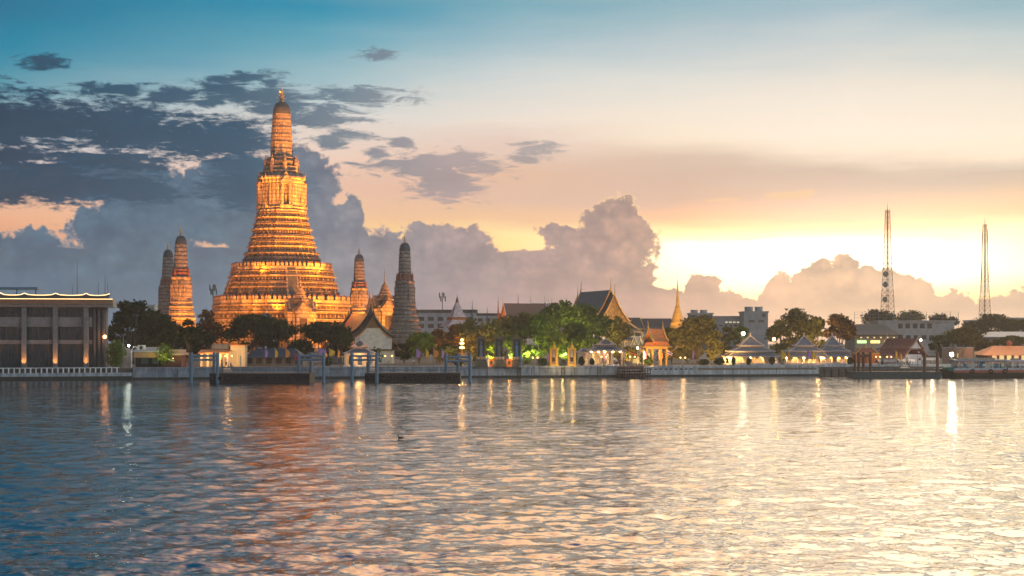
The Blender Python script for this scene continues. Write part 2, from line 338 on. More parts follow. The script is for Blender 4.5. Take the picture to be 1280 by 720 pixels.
def make_river():
    rng = np.random.default_rng(3)
    ys = [1.0, 8.0, 20.0, 30.0]
    while ys[-1] < 345: ys.append(ys[-1] + max(0.09, ys[-1] ** 2 / (HCAM * 1488) * 0.5))
    ys = np.array(ys)
    ts = np.concatenate([[-30, -8, -3, -1.4, -0.8], np.linspace(-0.44, 0.44, 821), [0.8, 1.4, 3, 8, 30]])
    Yg, Tg = np.meshgrid(ys, ts, indexing='ij'); Xg = Yg * Tg
    Xg[:4] = np.sign(Tg[:4]) * np.abs(Tg[:4]) * np.maximum(Yg[:4], 20)
    Xg = np.clip(Xg, -1500, 1500)
    dy = np.gradient(ys)[:, None] * np.ones_like(Xg); dx = np.abs(np.gradient(Xg, axis=1)); sp = np.maximum(dy, dx)
    Zg = np.zeros_like(Xg)
    for i in range(120):
        lam = 0.34 * (4.2 / 0.34) ** (rng.random() ** 1.35); k = 2 * math.pi / lam
        th = R(90) + rng.normal(0, 0.85); slope = 0.0145 * (1.0 if lam < 4 else 0.6)
        a = slope / k; ph = rng.random() * 6.28
        fade = np.clip((lam / sp - 2.2) / 2.5, 0, 1)
        arg = k * (Xg * math.cos(th) + Yg * math.sin(th)) + ph
        Zg += fade * a * (np.sin(arg) + 0.25 * np.cos(2 * arg))
    Zg *= np.clip((Yg - 20) / 10, 0, 1)
    ny, nx = Xg.shape
    idx = np.arange(ny * nx).reshape(ny, nx)
    q = np.stack([idx[:-1, :-1], idx[:-1, 1:], idx[1:, 1:], idx[1:, :-1]], -1).reshape(-1, 4)
    me = bpy.data.meshes.new('river'); me.vertices.add(ny * nx); me.loops.add(q.size); me.polygons.add(len(q))
    me.vertices.foreach_set('co', np.stack([Xg, Yg, Zg], -1).ravel().astype(np.float32))
    me.loops.foreach_set('vertex_index', q.ravel().astype(np.int32))
    me.polygons.foreach_set('loop_start', np.arange(0, q.size, 4, dtype=np.int32)); me.polygons.foreach_set('loop_total', np.full(len(q), 4, dtype=np.int32))
    me.polygons.foreach_set('use_smooth', np.ones(len(q), dtype=bool)); me.update(calc_edges=True); me.validate()
    me.materials.append(make_water_mat())
    o = bpy.data.objects.new('river', me); COL.objects.link(o); tag(o, kind='structure'); return o
make_river()

# ------------------------------------------------------------------ land
def make_land():
    g = pm('earth_paving', (0.16, 0.14, 0.12), 0.9, var=0.2, scale=0.15)
    mb = MB(); pts = [(X_(p, bankY(p) + 1.2), bankY(p) + 1.2) for p in range(-2600, 4200, 170)]
    top = [(x, y, GZ) for x, y in pts]; far = [(x * 6, 1500, GZ) for x, y in pts]; low = [(x, y, -3) for x, y in pts]
    mb.loft([low, top, far], caps=False, closed=False)
    tag(mb.build('ground', g), kind='structure')
    # one hazy line of far city roofs and woods along the horizon is left to the trees and buildings below
make_land()

# ------------------------------------------------------------------ building kit
def redent(a, st=((1, .42), (.88, .42), (.88, .6), (.75, .6), (.75, .75), (.6, .75), (.6, .88), (.42, .88), (.42, 1))):
    pts = []
    for q in range(4):
        c, s = [(1, 0), (0, 1), (-1, 0), (0, -1)][q]
        for x, y in st: pts.append((a * (x * c - y * s), a * (x * s + y * c)))
    return pts
FINE = ((1, .2), (.96, .2), (.96, .42), (.88, .42), (.88, .6), (.78, .6), (.78, .78), (.6, .78), (.6, .88), (.42, .88), (.42, .96), (.2, .96), (.2, 1))
def ring(poly, z): return [(x, y, z) for x, y in poly]
def walk(poly, step):
    n = len(poly)
    for i in range(n):
        a, b = Vector(poly[i]), Vector(poly[(i + 1) % n]); L = (b - a).length
        if L < step * 0.6: continue
        k = max(1, int(round(L / step)))
        for j in range(k): 
            p = a + (b - a) * ((j + 0.5) / k); yield p.x, p.y, math.atan2(b.y - a.y, b.x - a.x)
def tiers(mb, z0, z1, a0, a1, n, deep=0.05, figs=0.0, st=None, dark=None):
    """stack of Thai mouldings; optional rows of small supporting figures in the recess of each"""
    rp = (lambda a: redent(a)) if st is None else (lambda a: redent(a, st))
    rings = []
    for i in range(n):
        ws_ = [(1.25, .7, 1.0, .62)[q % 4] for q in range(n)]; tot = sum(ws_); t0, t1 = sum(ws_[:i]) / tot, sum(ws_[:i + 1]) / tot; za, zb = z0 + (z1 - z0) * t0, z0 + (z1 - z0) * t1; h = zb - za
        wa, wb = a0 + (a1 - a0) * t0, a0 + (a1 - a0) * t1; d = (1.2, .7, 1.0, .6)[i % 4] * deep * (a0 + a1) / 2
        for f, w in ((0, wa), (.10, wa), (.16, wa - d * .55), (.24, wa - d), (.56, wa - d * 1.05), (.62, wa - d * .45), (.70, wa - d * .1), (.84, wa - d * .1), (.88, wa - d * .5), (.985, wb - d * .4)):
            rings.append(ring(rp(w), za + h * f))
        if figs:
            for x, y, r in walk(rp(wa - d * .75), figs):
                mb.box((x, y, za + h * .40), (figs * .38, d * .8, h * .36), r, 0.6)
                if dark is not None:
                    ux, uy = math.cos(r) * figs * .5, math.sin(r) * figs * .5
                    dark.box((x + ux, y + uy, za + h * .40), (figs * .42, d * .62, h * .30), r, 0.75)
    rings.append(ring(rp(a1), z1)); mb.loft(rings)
def merlons(mb, poly, z, h, step, tip=None):
    for x, y, r in walk(poly, step):
        mb.box((x, y, z + h * .35), (step * .55, step * .32, h * .7), r)
        (tip or mb).box((x, y, z + h * .85), (step * .46, step * .3, h * .34), r, 0.12)
def two_mat(name, a, ma, b, mb_, parent):
    n = len(a.f); a.add(b.v, b.f); o = a.build(name, ma, parent); o.data.materials.append(mb_)
    for i in range(n, len(a.f)): o.data.polygons[i].material_index = 1
    return o
def statues(parent, poly, step, z, s, mat):
    src = None
    for x, y, r in walk(poly, step):
        if src is None:
            st = MB(); st.lathe([(.34, 0), (.28, .8), (.42, 1.5), (.16, 1.9), (.25, 2.2), (.05, 2.8)], (0, 0, 0), 6); o = src = st.build('guardian_statue', mat, parent)
        else: o = src.copy(); COL.objects.link(o); o.parent = parent
        o.location = (x, y, z); o.scale = (s, s, s)
def stone_mats():
    def mk(name, base, hi, dark):
        m = bpy.data.materials.new(name); m.use_nodes = True; T = NT(m.node_tree); T.n.clear()
        out = T.new('ShaderNodeOutputMaterial'); b = T.new('ShaderNodeBsdfPrincipled'); b.inputs['Roughness'].default_value = 0.6
        tc = T.new('ShaderNodeTexCoord').outputs['Object']
        v = T.voro(tc, 2.2, out=1); sp = T.new('ShaderNodeSeparateColor'); T.l.new(v, sp.inputs[0])
        c = T.ramp(sp.outputs[0], [(0.0, dark), (0.25, base), (0.7, base), (1.0, hi)])
        n = T.noise(T.mapping(tc, (1, 1, 0.25)), 0.5, 6, 0.65)
        c = T.mix(1.0, c, T.ramp(n, [(0.3, (0.45, 0.42, 0.4)), (0.55, (1, 1, 1)), (0.8, (1.1, 1.08, 1.02))]), 'MULTIPLY')
        sz = T.new('ShaderNodeSeparateXYZ'); T.l.new(tc, sz.inputs[0])
        zf = T.m('FRACT', T.m('MULTIPLY', T.m('ADD', sz.outputs[2], T.m('MULTIPLY', n, .25)), .92))
        row = T.rng(zf, .62, .72, 0, 1)
        dots = T.rng(T.voro(T.mapping(tc, (1.7, 1.7, 1.0)), 1.0), .30, .42, 0, 1)
        c = T.mix(T.m('MULTIPLY', T.m('MAXIMUM', T.m('MULTIPLY', row, .8), T.m('MULTIPLY', dots, .45)), 1.0), c, (0.055, 0.05, 0.045))
        T.l.new(c, b.inputs['Base Color'])
        bn = T.new('ShaderNodeBump'); bn.inputs['Distance'].default_value = 0.12
        T.l.new(T.noise(tc, 3.0, 5, 0.7), bn.inputs['Height']); T.l.new(bn.outputs[0], b.inputs['Normal']); T.l.new(b.outputs[0], out.inputs[0]); return m
    MATS['porcelain'] = mk('porcelain_mosaic', (0.40, 0.365, 0.32), (0.54, 0.48, 0.40), (0.16, 0.14, 0.12))
    MATS['mould'] = mk('moulded_stucco', (0.36, 0.31, 0.25), (0.48, 0.42, 0.33), (0.16, 0.13, 0.11))
    MATS['redtip'] = mk('terracotta_tip', (0.42, 0.14, 0.08), (0.5, 0.2, 0.1), (0.25, 0.08, 0.05))
stone_mats()
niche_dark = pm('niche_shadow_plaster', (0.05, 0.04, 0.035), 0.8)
slate = pm('dark_glazed_tile', (0.06, 0.075, 0.09), 0.5, scale=0.8)
niche_dark = pm('niche_shadow_plaster', (0.05, 0.04, 0.035), 0.8)
gilt = pm('gilded_metal', (0.75, 0.48, 0.14), 0.35, 0.8, scale=2)
gold_paint = pm('gold_paint', (0.62, 0.38, 0.10), 0.5, 0.2, scale=2)

def finial(mb, z, h, r):
    mb.lathe([(r, 0), (r * .5, h * .1), (r * .9, h * .16), (r * .3, h * .22), (r * .6, h * .3), (r * .25, h * .36), (r * .4, h * .5), (r * .15, h * .58), (r * .2, h * .7), (r * .03, h)], (0, 0, z), 8)
    for k in range(4):
        for zz, rr in ((.16, 1.5), (.34, 1.0), (.52, .7)):
            a = k * math.pi / 2 + .3
            mb.tube([(r * .3 * math.cos(a), r * .3 * math.sin(a), z + h * zz), (r * rr * math.cos(a), r * rr * math.sin(a), z + h * (zz + .04)), (r * rr * 1.15 * math.cos(a), r * rr * 1.15 * math.sin(a), z + h * (zz + .16))], r * .13, 4, r * .03)

def cob(mb, z0, z1, a0, a1, n, slot=None):
    """the tapering corn-cob shaft with bands and upright ribs"""
    rings = []
    for i in range(n):
        t0, t1 = i / n, (i + 1) / n; za, zb = z0 + (z1 - z0) * t0, z0 + (z1 - z0) * t1; h = zb - za
        bulge = lambda t: a0 + (a1 - a0) * t ** 1.4
        wa, wb = bulge(t0), bulge(t1)
        for f, w in ((0, wa), (.1, wa), (.14, wa * .95), (.8, wb * .955), (.84, wb * 1.01), (.97, wb * 1.01)): rings.append(ring(redent(w, FINE), za + h * f))
        for x, y, r in walk(redent(wa * .955, FINE), wa * .2): 
            if slot is not None: slot.box((x, y, za + h * .46), (wa * .085, wa * .05, h * .5), r, 0.7)
    mb.loft(rings)

def dome(mb, z0, h, a):
    mb.loft([ring(redent(a * math.cos(t * math.pi / 2) ** .75 + .02, FINE), z0 + h * math.sin(t * math.pi / 2)) for t in (0, .15, .3, .45, .6, .75, .88, .97)])

def niche(parent, w, d, h, z, dist, q, mat, figure=True):
    """a gabled niche on one face: frame with pediment, dark recess, small seated figure"""
    fr = MB(); c, s = math.cos(q), math.sin(q)
    def W(x, y, zz): return (x * c - (y - dist) * s, x * s + (y - dist) * c, zz)   # local -y is outward
    def bx(x0, x1, y0, y1, z0, z1, m):
        vs = [W(x, y, zz) for zz in (z0, z1) for x, y in ((x0, y0), (x1, y0), (x1, y1), (x0, y1))]
        m.add(vs, [(3, 2, 1, 0), (4, 5, 6, 7), (0, 1, 5, 4), (1, 2, 6, 5), (2, 3, 7, 6), (3, 0, 4, 7)])
    for sx in (-1, 1):
        bx(sx * w * .5, sx * w * .28, -d, d * .4, z, z + h * .62, fr)
        bx(sx * w * .62, sx * w * .5, -d * .6, d * .4, z - h * .06, z + h * .5, fr)
    bx(-w * .66, w * .66, -d * 1.1, d * .4, z - h * .1, z - .002, fr)
    bx(-w * .6, w * .6, -d * 1.05, d * .4, z + h * .62 + .002, z + h * .68, fr)
    for k, (ww, zz, hh) in enumerate(((.62, .68, .2), (.45, .76, .24))):
        f = [W(-w * ww, -d * (1 - .25 * k), z + h * zz), W(w * ww, -d * (1 - .25 * k), z + h * zz), W(0, -d * (1 - .25 * k), z + h * (zz + hh))]
        b = [W(-w * ww, d * .3, z + h * zz), W(w * ww, d * .3, z + h * zz), W(0, d * .3, z + h * (zz + hh))]
        fr.add(f + b, [(0, 1, 2), (5, 4, 3), (0, 3, 4, 1), (1, 4, 5, 2), (2, 5, 3, 0)])
    o = fr.build('niche', mat, parent)
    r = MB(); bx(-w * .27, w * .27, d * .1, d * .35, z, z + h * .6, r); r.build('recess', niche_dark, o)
    if figure:
        g = MB(); p = W(0, -d * .2, z + h * .02); g.lathe([(w * .2, 0), (w * .17, h * .1), (w * .1, h * .16), (w * .12, h * .27), (w * .05, h * .31), (w * .07, h * .36), (w * .02, h * .46)], p, 8); g.build('statue', MATS['mould'], o)
    return o

def small_turret(mb, x, y, z, h, r):
    mb.lathe([(r * 1.25, 0), (r * 1.25, h * .1), (r, h * .14), (r, h * .3), (r * 1.1, h * .33), (r * 1.0, h * .38), (r * .95, h * .62), (r * .6, h * .8), (r * .2, h * .88), (r * .25, h * .92), (r * .03, h * 1.05)], (x, y, z), 8)

def satellite_prang(loc, label):
    t = empty('prang', loc, R(20), label, 'temple tower', 'four corner prangs around the great tower')
    P, M = MATS['porcelain'], MATS['mould']
    b = MB(); b.loft([ring(redent(6.4), 0), ring(redent(6.4), 1.2), ring(redent(6.0), 1.3), ring(redent(5.9), 3.0)])
    tiers(b, 3.0, 9.5, 5.6, 4.0, 4, 0.11, 0.55); tiers(b, 9.5, 15.8, 3.9, 2.85, 4, 0.13, 0.5); b.build('tiered_base', P, t)
    c = MB(); c.loft([ring(redent(w), z) for w, z in ((2.75, 15.7), (2.75, 16.2), (2.45, 16.4), (2.4, 21.4), (2.6, 21.7), (2.75, 22.2), (2.55, 22.4))]); c.build('shrine_chamber', P, t)
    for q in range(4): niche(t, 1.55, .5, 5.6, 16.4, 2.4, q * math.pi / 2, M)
    k = MB(); tiers(k, 22.4, 24.4, 2.35, 2.05, 2, .08, .45)
    for sx in (-1, 1):
        for sy in (-1, 1): small_turret(k, sx * 1.8, sy * 1.8, 22.3, 2.6, .33)
    k.build('collar', MATS['redtip'], t)
    s = MB(); cob(s, 24.4, 31.0, 1.85, 1.55, 6, s); so = s.build('shaft', P, t)
    d = MB(); dome(d, 30.95, 2.5, 1.52); d.build('dome', slate, t)
    f = MB(); finial(f, 33.2, 3.2, .38); f.build('finial', gilt, t)
    return t

def great_prang():
    Yc = 446; X = X_(352, Yc); t = empty('prang', (X, Yc, GZ), R(20), 'towering central prang with stepped terraces and lit orange, tallest on the bank', 'temple tower')
    P, M = MATS['porcelain'], MATS['mould']
    zz = lambda py: Z_(py, Yc) - GZ
    A = lambda hw: hw * 0.2252
    b = MB(); b.loft([ring(redent(A(101)), 0), ring(redent(A(101)), 1), ring(redent(A(98)), 1.1), ring(redent(A(97)), 2.5)])
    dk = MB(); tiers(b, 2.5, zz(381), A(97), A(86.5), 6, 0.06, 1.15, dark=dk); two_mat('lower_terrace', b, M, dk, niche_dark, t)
    pr = MB(); tip = MB(); poly = redent(A(84)); z = zz(381)
    pr.loft([ring(redent(A(85)), z), ring(redent(A(85)), z + 1.15), ring(redent(A(82.5)), z + 1.15), ring(redent(A(82.5)), z + .02)]); merlons(pr, redent(A(84)), z + 1.15, 1.5, 1.45, tip)
    two_mat('lower_parapet', pr, M, tip, MATS['redtip'], t)
    # recessed gallery with standing figures on the lower terrace
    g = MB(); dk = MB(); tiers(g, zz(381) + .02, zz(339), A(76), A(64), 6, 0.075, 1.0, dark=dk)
    two_mat('middle_terrace', g, M, dk, niche_dark, t)
    statues(t, redent(A(79.5)), 2.6, zz(381), 1.0, slate)
    pr = MB(); tip = MB(); z = zz(339)
    pr.loft([ring(redent(A(63)), z + .003), ring(redent(A(63)), z + 1.0), ring(redent(A(61)), z + 1.0), ring(redent(A(61)), z + .03)]); merlons(pr, redent(A(62)), z + 1.0, 1.4, 1.35, tip)
    two_mat('upper_parapet', pr, M, tip, MATS['redtip'], t)
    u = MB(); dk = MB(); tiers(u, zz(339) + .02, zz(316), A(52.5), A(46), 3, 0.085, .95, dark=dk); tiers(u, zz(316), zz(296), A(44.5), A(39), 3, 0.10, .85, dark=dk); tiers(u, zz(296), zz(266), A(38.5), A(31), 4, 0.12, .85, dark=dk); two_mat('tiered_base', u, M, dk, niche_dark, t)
    statues(t, redent(A(56)), 2.1, zz(339), .9, slate)
    c = MB(); za, zb = zz(266), zz(222); H = zb - za
    c.loft([ring(redent(A(w)), za + H * f) for w, f in ((31, 0), (31, .05), (28, .09), (29.5, .13), (27.5, .17), (26.5, .8), (28, .84), (27.5, .9), (30, .94), (29, 1.0))])
    for x, y, r in walk(redent(A(27.2)), .75): c.box((x, y, za + H * .5), (.34, .2, H * .56), r)
    c.build('shrine_chamber', P, t)
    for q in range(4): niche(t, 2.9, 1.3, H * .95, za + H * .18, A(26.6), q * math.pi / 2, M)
    for sx in (-1, 1):
        for sy in (-1, 1):
            for f in (.12, .92):
                horn = MB(); x, y = sx * A(22.5), sy * A(22.5); horn.tube([(x, y, za + H * f), (x * 1.13, y * 1.13, za + H * (f + .03)), (x * 1.2, y * 1.2, za + H * (f + .12))], .3, 5, .05); horn.build('horn', M, t)
    k = MB(); tiers(k, zz(222), zz(197), A(24.5), A(16.5), 4, .07, .6)
    for x, y, r in walk(redent(A(23)), 1.2): k.box((x, y, zz(219)), (.6, .3, 1.5), r, .5)
    k.build('collar', M, t)
    for q in range(4):
        for d in ((1, 0), (.74, .74)):
            a = q * math.pi / 2; x, y = d[0] * A(21), d[1] * A(21); tb = MB(); small_turret(tb, x * math.cos(a) - y * math.sin(a), x * math.sin(a) + y * math.cos(a), zz(222), 6.6, .72); tb.build('turret', M, t)
    s = MB(); cob(s, zz(197), zz(143), A(14.8), A(11.6), 6, s); s.build('shaft', P, t)
    d = MB(); dome(d, zz(143) - .03, zz(127) - zz(143), A(11.4)); d.build('dome', slate, t)
    f = MB(); finial(f, zz(128), zz(104) - zz(128), .95); f.build('finial', gilt, t)
    # steep stairways up the middle of each side
    for q in range(4):
        a = q * math.pi / 2; ca, sa = math.cos(a), math.sin(a); W = lambda x, y, z: (x * ca - y * sa, x * sa + y * ca, z)
        sb, stp = MB(), MB()
        for (y0, z0, y1, z1) in ((-A(104), .2, -A(83), zz(381) + .4), (-A(80), zz(381), -A(62), zz(339) + .6)):
            for sx in (-1, 1):
                x0, x1 = sx * 1.25, sx * 1.75
                vs = [W(x, y, z) for x in (x0, x1) for y, z in ((y0, z0 - .3), (y1 + 1, z0 - .3), (y1 + 1, z1 + .7), (y1, z1 + .7), (y0, z0 + .7))]
                sb.add(vs, [(0, 1, 2, 3, 4), (9, 8, 7, 6, 5)] + [(i, (i + 1) % 5 + 0, (i + 1) % 5 + 5, i + 5) for i in range(5)])
            n = 16
            for i in range(n):
                f0 = i / n; y = y0 + (y1 - y0) * f0; z = z0 + (z1 - z0) * (i + 1) / n
                vs = [W(x, yy, zz_) for zz_ in (z0 - .25, z) for x, yy in ((-1.24, y), (1.24, y), (1.24, y1 + 1.1), (-1.24, y1 + 1.1))]
                stp.add(vs, [(3, 2, 1, 0), (4, 5, 6, 7), (0, 1, 5, 4), (1, 2, 6, 5), (2, 3, 7, 6), (3, 0, 4, 7)])
        o = stp.build('stairway', slate, t); sb.build('stair_wall', M, o)
    return t

def gable(mb, w, y0, y1, z0, z1, over=0.0, curve=0.12, th=0.22, n=6, xs=1):
    """two curved roof slopes, ridge along y from y0 to y1"""
    for s in (-1, 1):
        for i in range(n):
            f0, f1 = i / n, (i + 1) / n
            g = lambda f: (s * w * f, z1 + (z0 - z1) * (f + curve * math.sin(math.pi * f)))
            (xa, za), (xb, zb) = g(f0), g(f1)
            mb.add([(xa, y0, za), (xb, y0, zb), (xb, y1, zb), (xa, y1, za), (xa, y0, za - th), (xb, y0, zb - th), (xb, y1, zb - th), (xa, y1, za - th)],
                   [(0, 1, 2, 3), (7, 6, 5, 4), (0, 4, 5, 1), (1, 5, 6, 2), (2, 6, 7, 3), (3, 7, 4, 0)])
def barge(mb, w, y, z0, z1, th, curve=0.12, n=8, horn=True, hs=1.0):
    """bargeboards with a chofa horn on top and hooked ends at the eaves"""
    for s in (-1, 1):
        pts = [(s * w * f, y, z1 + (z0 - z1) * (f + curve * math.sin(math.pi * f)) + th) for f in [i / n for i in range(n + 1)]]
        mb.tube(pts, th, 5)
        if horn: mb.tube([pts[-1], (s * (w + .35 * hs), y, z0 + th + .25 * hs), (s * (w + .45 * hs), y, z0 + th + .9 * hs)], th * .9, 4, th * .2)
    if horn: mb.tube([(0, y, z1 + th), (0, y - .25 * hs, z1 + .7 * hs), (0, y - .1 * hs, z1 + 1.3 * hs), (0, y - .35 * hs, z1 + 2.3 * hs)], th * 1.1, 5, th * .2)

def thai_hall(name, loc, rz, label, cat, w, L, zw, zr, wallm, roofm, trim, pedm, tiersn=2, porch=True, cols=0, ring_m=None, group=None, hs=1.0, windows=0, curve=0.12, gf=.66, bt=1.0):
    """hall with stacked gable roofs: front gable faces local -y, ridge runs to +y"""
    t = empty(name, loc, rz, label, cat, group)
    b = MB(); b.bb(-w * .72, w * .72, 1.0, L - 1.0, 0, zw); wo = b.build('wall', wallm, t)
    ws = MB() if windows else None
    for i in range(windows):
        yy = 2 + (L - 4) * (i + .5) / windows
        for s in (-1, 1):
            q = MB(); q.bb(s * w * .72 - .06, s * w * .72 + .06, yy - .55, yy + .55, zw * .3, zw * .75); q.build('window', niche_dark, t)
    rf = MB(); tr = MB(); pd = MB()
    n = tiersn
    for k in range(n):
        f = k / max(n, 1); y0 = k * L * .1; y1 = L - k * L * .1
        top = zr - (n - 1 - k) * (zr - zw) * .12
        zl = zw + (zr - zw) * .38
        gable(rf, w * gf, y0, y1, zl - (n - 1 - k) * (zr - zw) * .08, top, curve=curve)
        for y in (y0, y1): e_ = MB(); barge(e_, w * gf, y, zl - (n - 1 - k) * (zr - zw) * .08, top, .13 * hs * bt, curve=curve, hs=hs); e_.build('bargeboard', trim, t)
        if k == 0:
            zl0 = zl - (n - 1) * (zr - zw) * .08
            for y in (y0 + .5, y1 - .5): pd = MB(); pd.slab([(-w * (gf - .06), y, zl0), (w * (gf - .06), y, zl0), (w * gf * .45, y, zl0 + (top - zl0) * .42), (0, y, top - .2), (-w * gf * .45, y, zl0 + (top - zl0) * .42)], .3, (0, 1, 0)); pd.build('pediment', pedm, t)
    # lower eaves
    for s in (-1, 1):
        for (xa, za, xb, zb) in ((w * (gf - .08), zw + (zr - zw) * .30, w * .86, zw + (zr - zw) * .10), (w * .78, zw + (zr - zw) * .09, w * 1.04, zw - (zr - zw) * .06)):
            rf.add([(s * xa, .4, za), (s * xb, .1, zb), (s * xb, L - .1, zb), (s * xa, L - .4, za), (s * xa, .4, za - .2), (s * xb, .1, zb - .2), (s * xb, L - .1, zb - .2), (s * xa, L - .4, za - .2)],
                   [(0, 1, 2, 3), (7, 6, 5, 4), (0, 4, 5, 1), (1, 5, 6, 2), (2, 6, 7, 3), (3, 7, 4, 0)])
            for y in (.1, L - .1): tr.tube([(s * xa, y, za + .1), (s * xb, y, zb + .1), (s * (xb + .3), y, zb + .5)], .11 * hs, 4)
    if porch:
        zp = zw + (zr - zw) * .16
        for (y0, y1, zz, ww) in ((-L * .10, .9, zp, .8), (-L * .18, -L * .02, zp - (zr - zw) * .2, 1.0)):
            rf.add([(-w * ww, y0, zz - 1.0), (w * ww, y0, zz - 1.0), (w * ww * .8, y1, zz), (-w * ww * .8, y1, zz), (-w * ww, y0, zz - 1.2), (w * ww, y0, zz - 1.2), (w * ww * .8, y1, zz - .2), (-w * ww * .8, y1, zz - .2)],
                   [(0, 1, 2, 3), (7, 6, 5, 4), (0, 4, 5, 1), (1, 5, 6, 2), (2, 6, 7, 3), (3, 7, 4, 0)])
            tr.tube([(-w * ww, y0, zz - .98), (w * ww, y0, zz - .98)], .12, 4)
    ro = rf.build('roof', roofm, t); tr.build('roof_trim', trim, ro)
    for i in range(cols):
        x = -w * .85 + 1.7 * w * i / max(cols - 1, 1); c = MB(); c.bb(x - .3, x + .3, -L * .14, -L * .14 + .6, 0, zw - .2); c.build('column', wallm, t)
    return t

def hip_roof(mb, w, d, w1, d1, z0, z1, curve=0.25, n=5, th=.15):
    rings = []
    for i in range(n + 1):
        f = i / n; g = f - curve * math.sin(math.pi * f) * (1 - f) * .9
        ww, dd = w + (w1 - w) * f, d + (d1 - d) * f; z = z0 + (z1 - z0) * g
        rings.append([(-ww, -dd, z), (ww, -dd, z), (ww, dd, z), (-ww, dd, z)])
    mb.loft([[(-w, -d, z0 - th), (w, -d, z0 - th), (w, d, z0 - th), (-w, d, z0 - th)]] + rings)
    return rings
def ridges(mb, rings, r):
    for k in range(4): mb.tube([rg[k] for rg in rings], r, 4)
    mb.tube(rings[0] + [rings[0][0]], r * .9, 4)
grey_tile = pm('grey_roof_tile', (0.20, 0.21, 0.235), 0.6, var=0.18, scale=3, bump=.03)
ridge_m = pm('pale_ridge_plaster', (0.62, 0.50, 0.44), 0.7, scale=2)
cream = pm('cream_plaster', (0.66, 0.55, 0.42), 0.8, scale=1.2)
white_p = pm('white_plaster', (0.66, 0.64, 0.62), 0.8, scale=.8)
red_tile = pm('red_roof_tile', (0.34, 0.11, 0.07), 0.6, var=.2, scale=3, bump=.03)
orange_tile = pm('orange_roof_tile', (0.55, 0.20, 0.06), 0.55, var=.2, scale=3, bump=.03)
concrete = pm('grey_concrete', (0.30, 0.31, 0.31), 0.85, scale=.5, stretch=(1, 1, .3))
dark_wood = pm('dark_wood', (0.07, 0.05, 0.04), 0.7)
glow_in = lambda name, c, k: pm(name, c, .8, emit=(*c, k))

def wash(loc, col, energy, to=(0, 1, -.25), size=150, name='wall_washer'):
    return spot(loc, (loc[0] + to[0], loc[1] + to[1], loc[2] + to[2]), col, energy, size, .5, .12, name)
def lamp_light(loc, col, energy, parent=None, r=.15, name='lamp_light'):
    l = bpy.data.lights.new(name, 'POINT'); l.energy = energy; l.color = col; l.shadow_soft_size = r
    o = bpy.data.objects.new(name, l); COL.objects.link(o); o.location = loc
    if parent: o.parent = parent
    return o
def spot(loc, target, col, energy, size=60, blend=.6, r=.3, name='floodlight'):
    l = bpy.data.lights.new(name, 'SPOT'); l.energy = energy; l.color = col; l.spot_size = R(size); l.spot_blend = blend; l.shadow_soft_size = r
    o = bpy.data.objects.new(name, l); COL.objects.link(o); o.location = loc
    o.rotation_euler = (Vector(target) - Vector(loc)).to_track_quat('-Z', 'Y').to_euler(); return o

def sala(name, loc, rz, label, cat, lv, zc, d_ratio=1.0, nx=5, ny=3, colm=None, roofm=None, ridge=None, top='point', group=None, lit=None, back=True, base_h=.35):
    """open pavilion: lv = list of (half width, eave z, top z, half width at top)"""
    t = empty(name, loc, rz, label, cat, group); roofm = roofm or grey_tile; ridge = ridge or ridge_m; colm = colm or cream
    w = lv[0][0]; rr = None
    b = MB(); b.bb(-w * 1.0, w * 1.0, -w * d_ratio, w * d_ratio, 0, base_h); b.build('floor_slab', white_p, t)
    for i in range(nx):
        for j in range(ny):
            if 0 < i < nx - 1 and 0 < j < ny - 1: continue
            x = -w * .88 + 1.76 * w * i / (nx - 1); y = (-w * .88 + 1.76 * w * j / (ny - 1)) * d_ratio
            c = MB(); c.bb(x - .2, x + .2, y - .2, y + .2, base_h, zc - .25); c.bb(x - .3, x + .3, y - .3, y + .3, zc - .246, zc); c.build('column', colm, t)
    if back:
        b = MB(); b.bb(-w * .8, w * .8, -w * d_ratio * .45, -w * d_ratio * .41, base_h, zc); b.build('back_wall', colm, t)
    for k, (hw, z0, z1, hw1) in enumerate(lv):
        mb = MB(); rg = hip_roof(mb, hw, hw * d_ratio, hw1, hw1 * d_ratio, z0, z1); ro = mb.build('roof', roofm, t)
        rb = MB(); ridges(rb, rg, .13); rb.build('roof_ridges', ridge, ro)
        if k < len(lv) - 1 and lv[k + 1][1] > z1 - .05:
            fb = MB(); fb.bb(-hw1 * .98, hw1 * .98, -hw1 * d_ratio * .98, hw1 * d_ratio * .98, z1 - .3, lv[k + 1][1] - .02); fb.build('frieze', colm, t)
        if k == 0:
            bm = MB(); bm.bb(-hw * .93, hw * .93, -hw * d_ratio * .93, hw * d_ratio * .93, zc + .003, z0 - .16); bm.build('beam', colm, t)
    hw, z0, z1, hw1 = lv[-1]
    f = MB()
    if top == 'point': f.lathe([(.3, 0), (.2, .25), (.25, .4), (.03, 1.0)], (0, 0, z1 - .05), 6)
    f.build('roof_finial', ridge, t)
    return t

great_prang()
def at_prang(px, Y, label): return satellite_prang((X_(px, Y), Y, GZ), label)
at_prang(226, 400, 'slender prang glowing orange behind the left trees, nearer of the left pair')
at_prang(210, 463, 'dull pinkish unlit prang half hidden behind the bright slender one at left')
at_prang(506, 429, 'pale grey prang with orange light only on its right edge')
at_prang(449, 489, 'bright orange prang just right of the great tower')

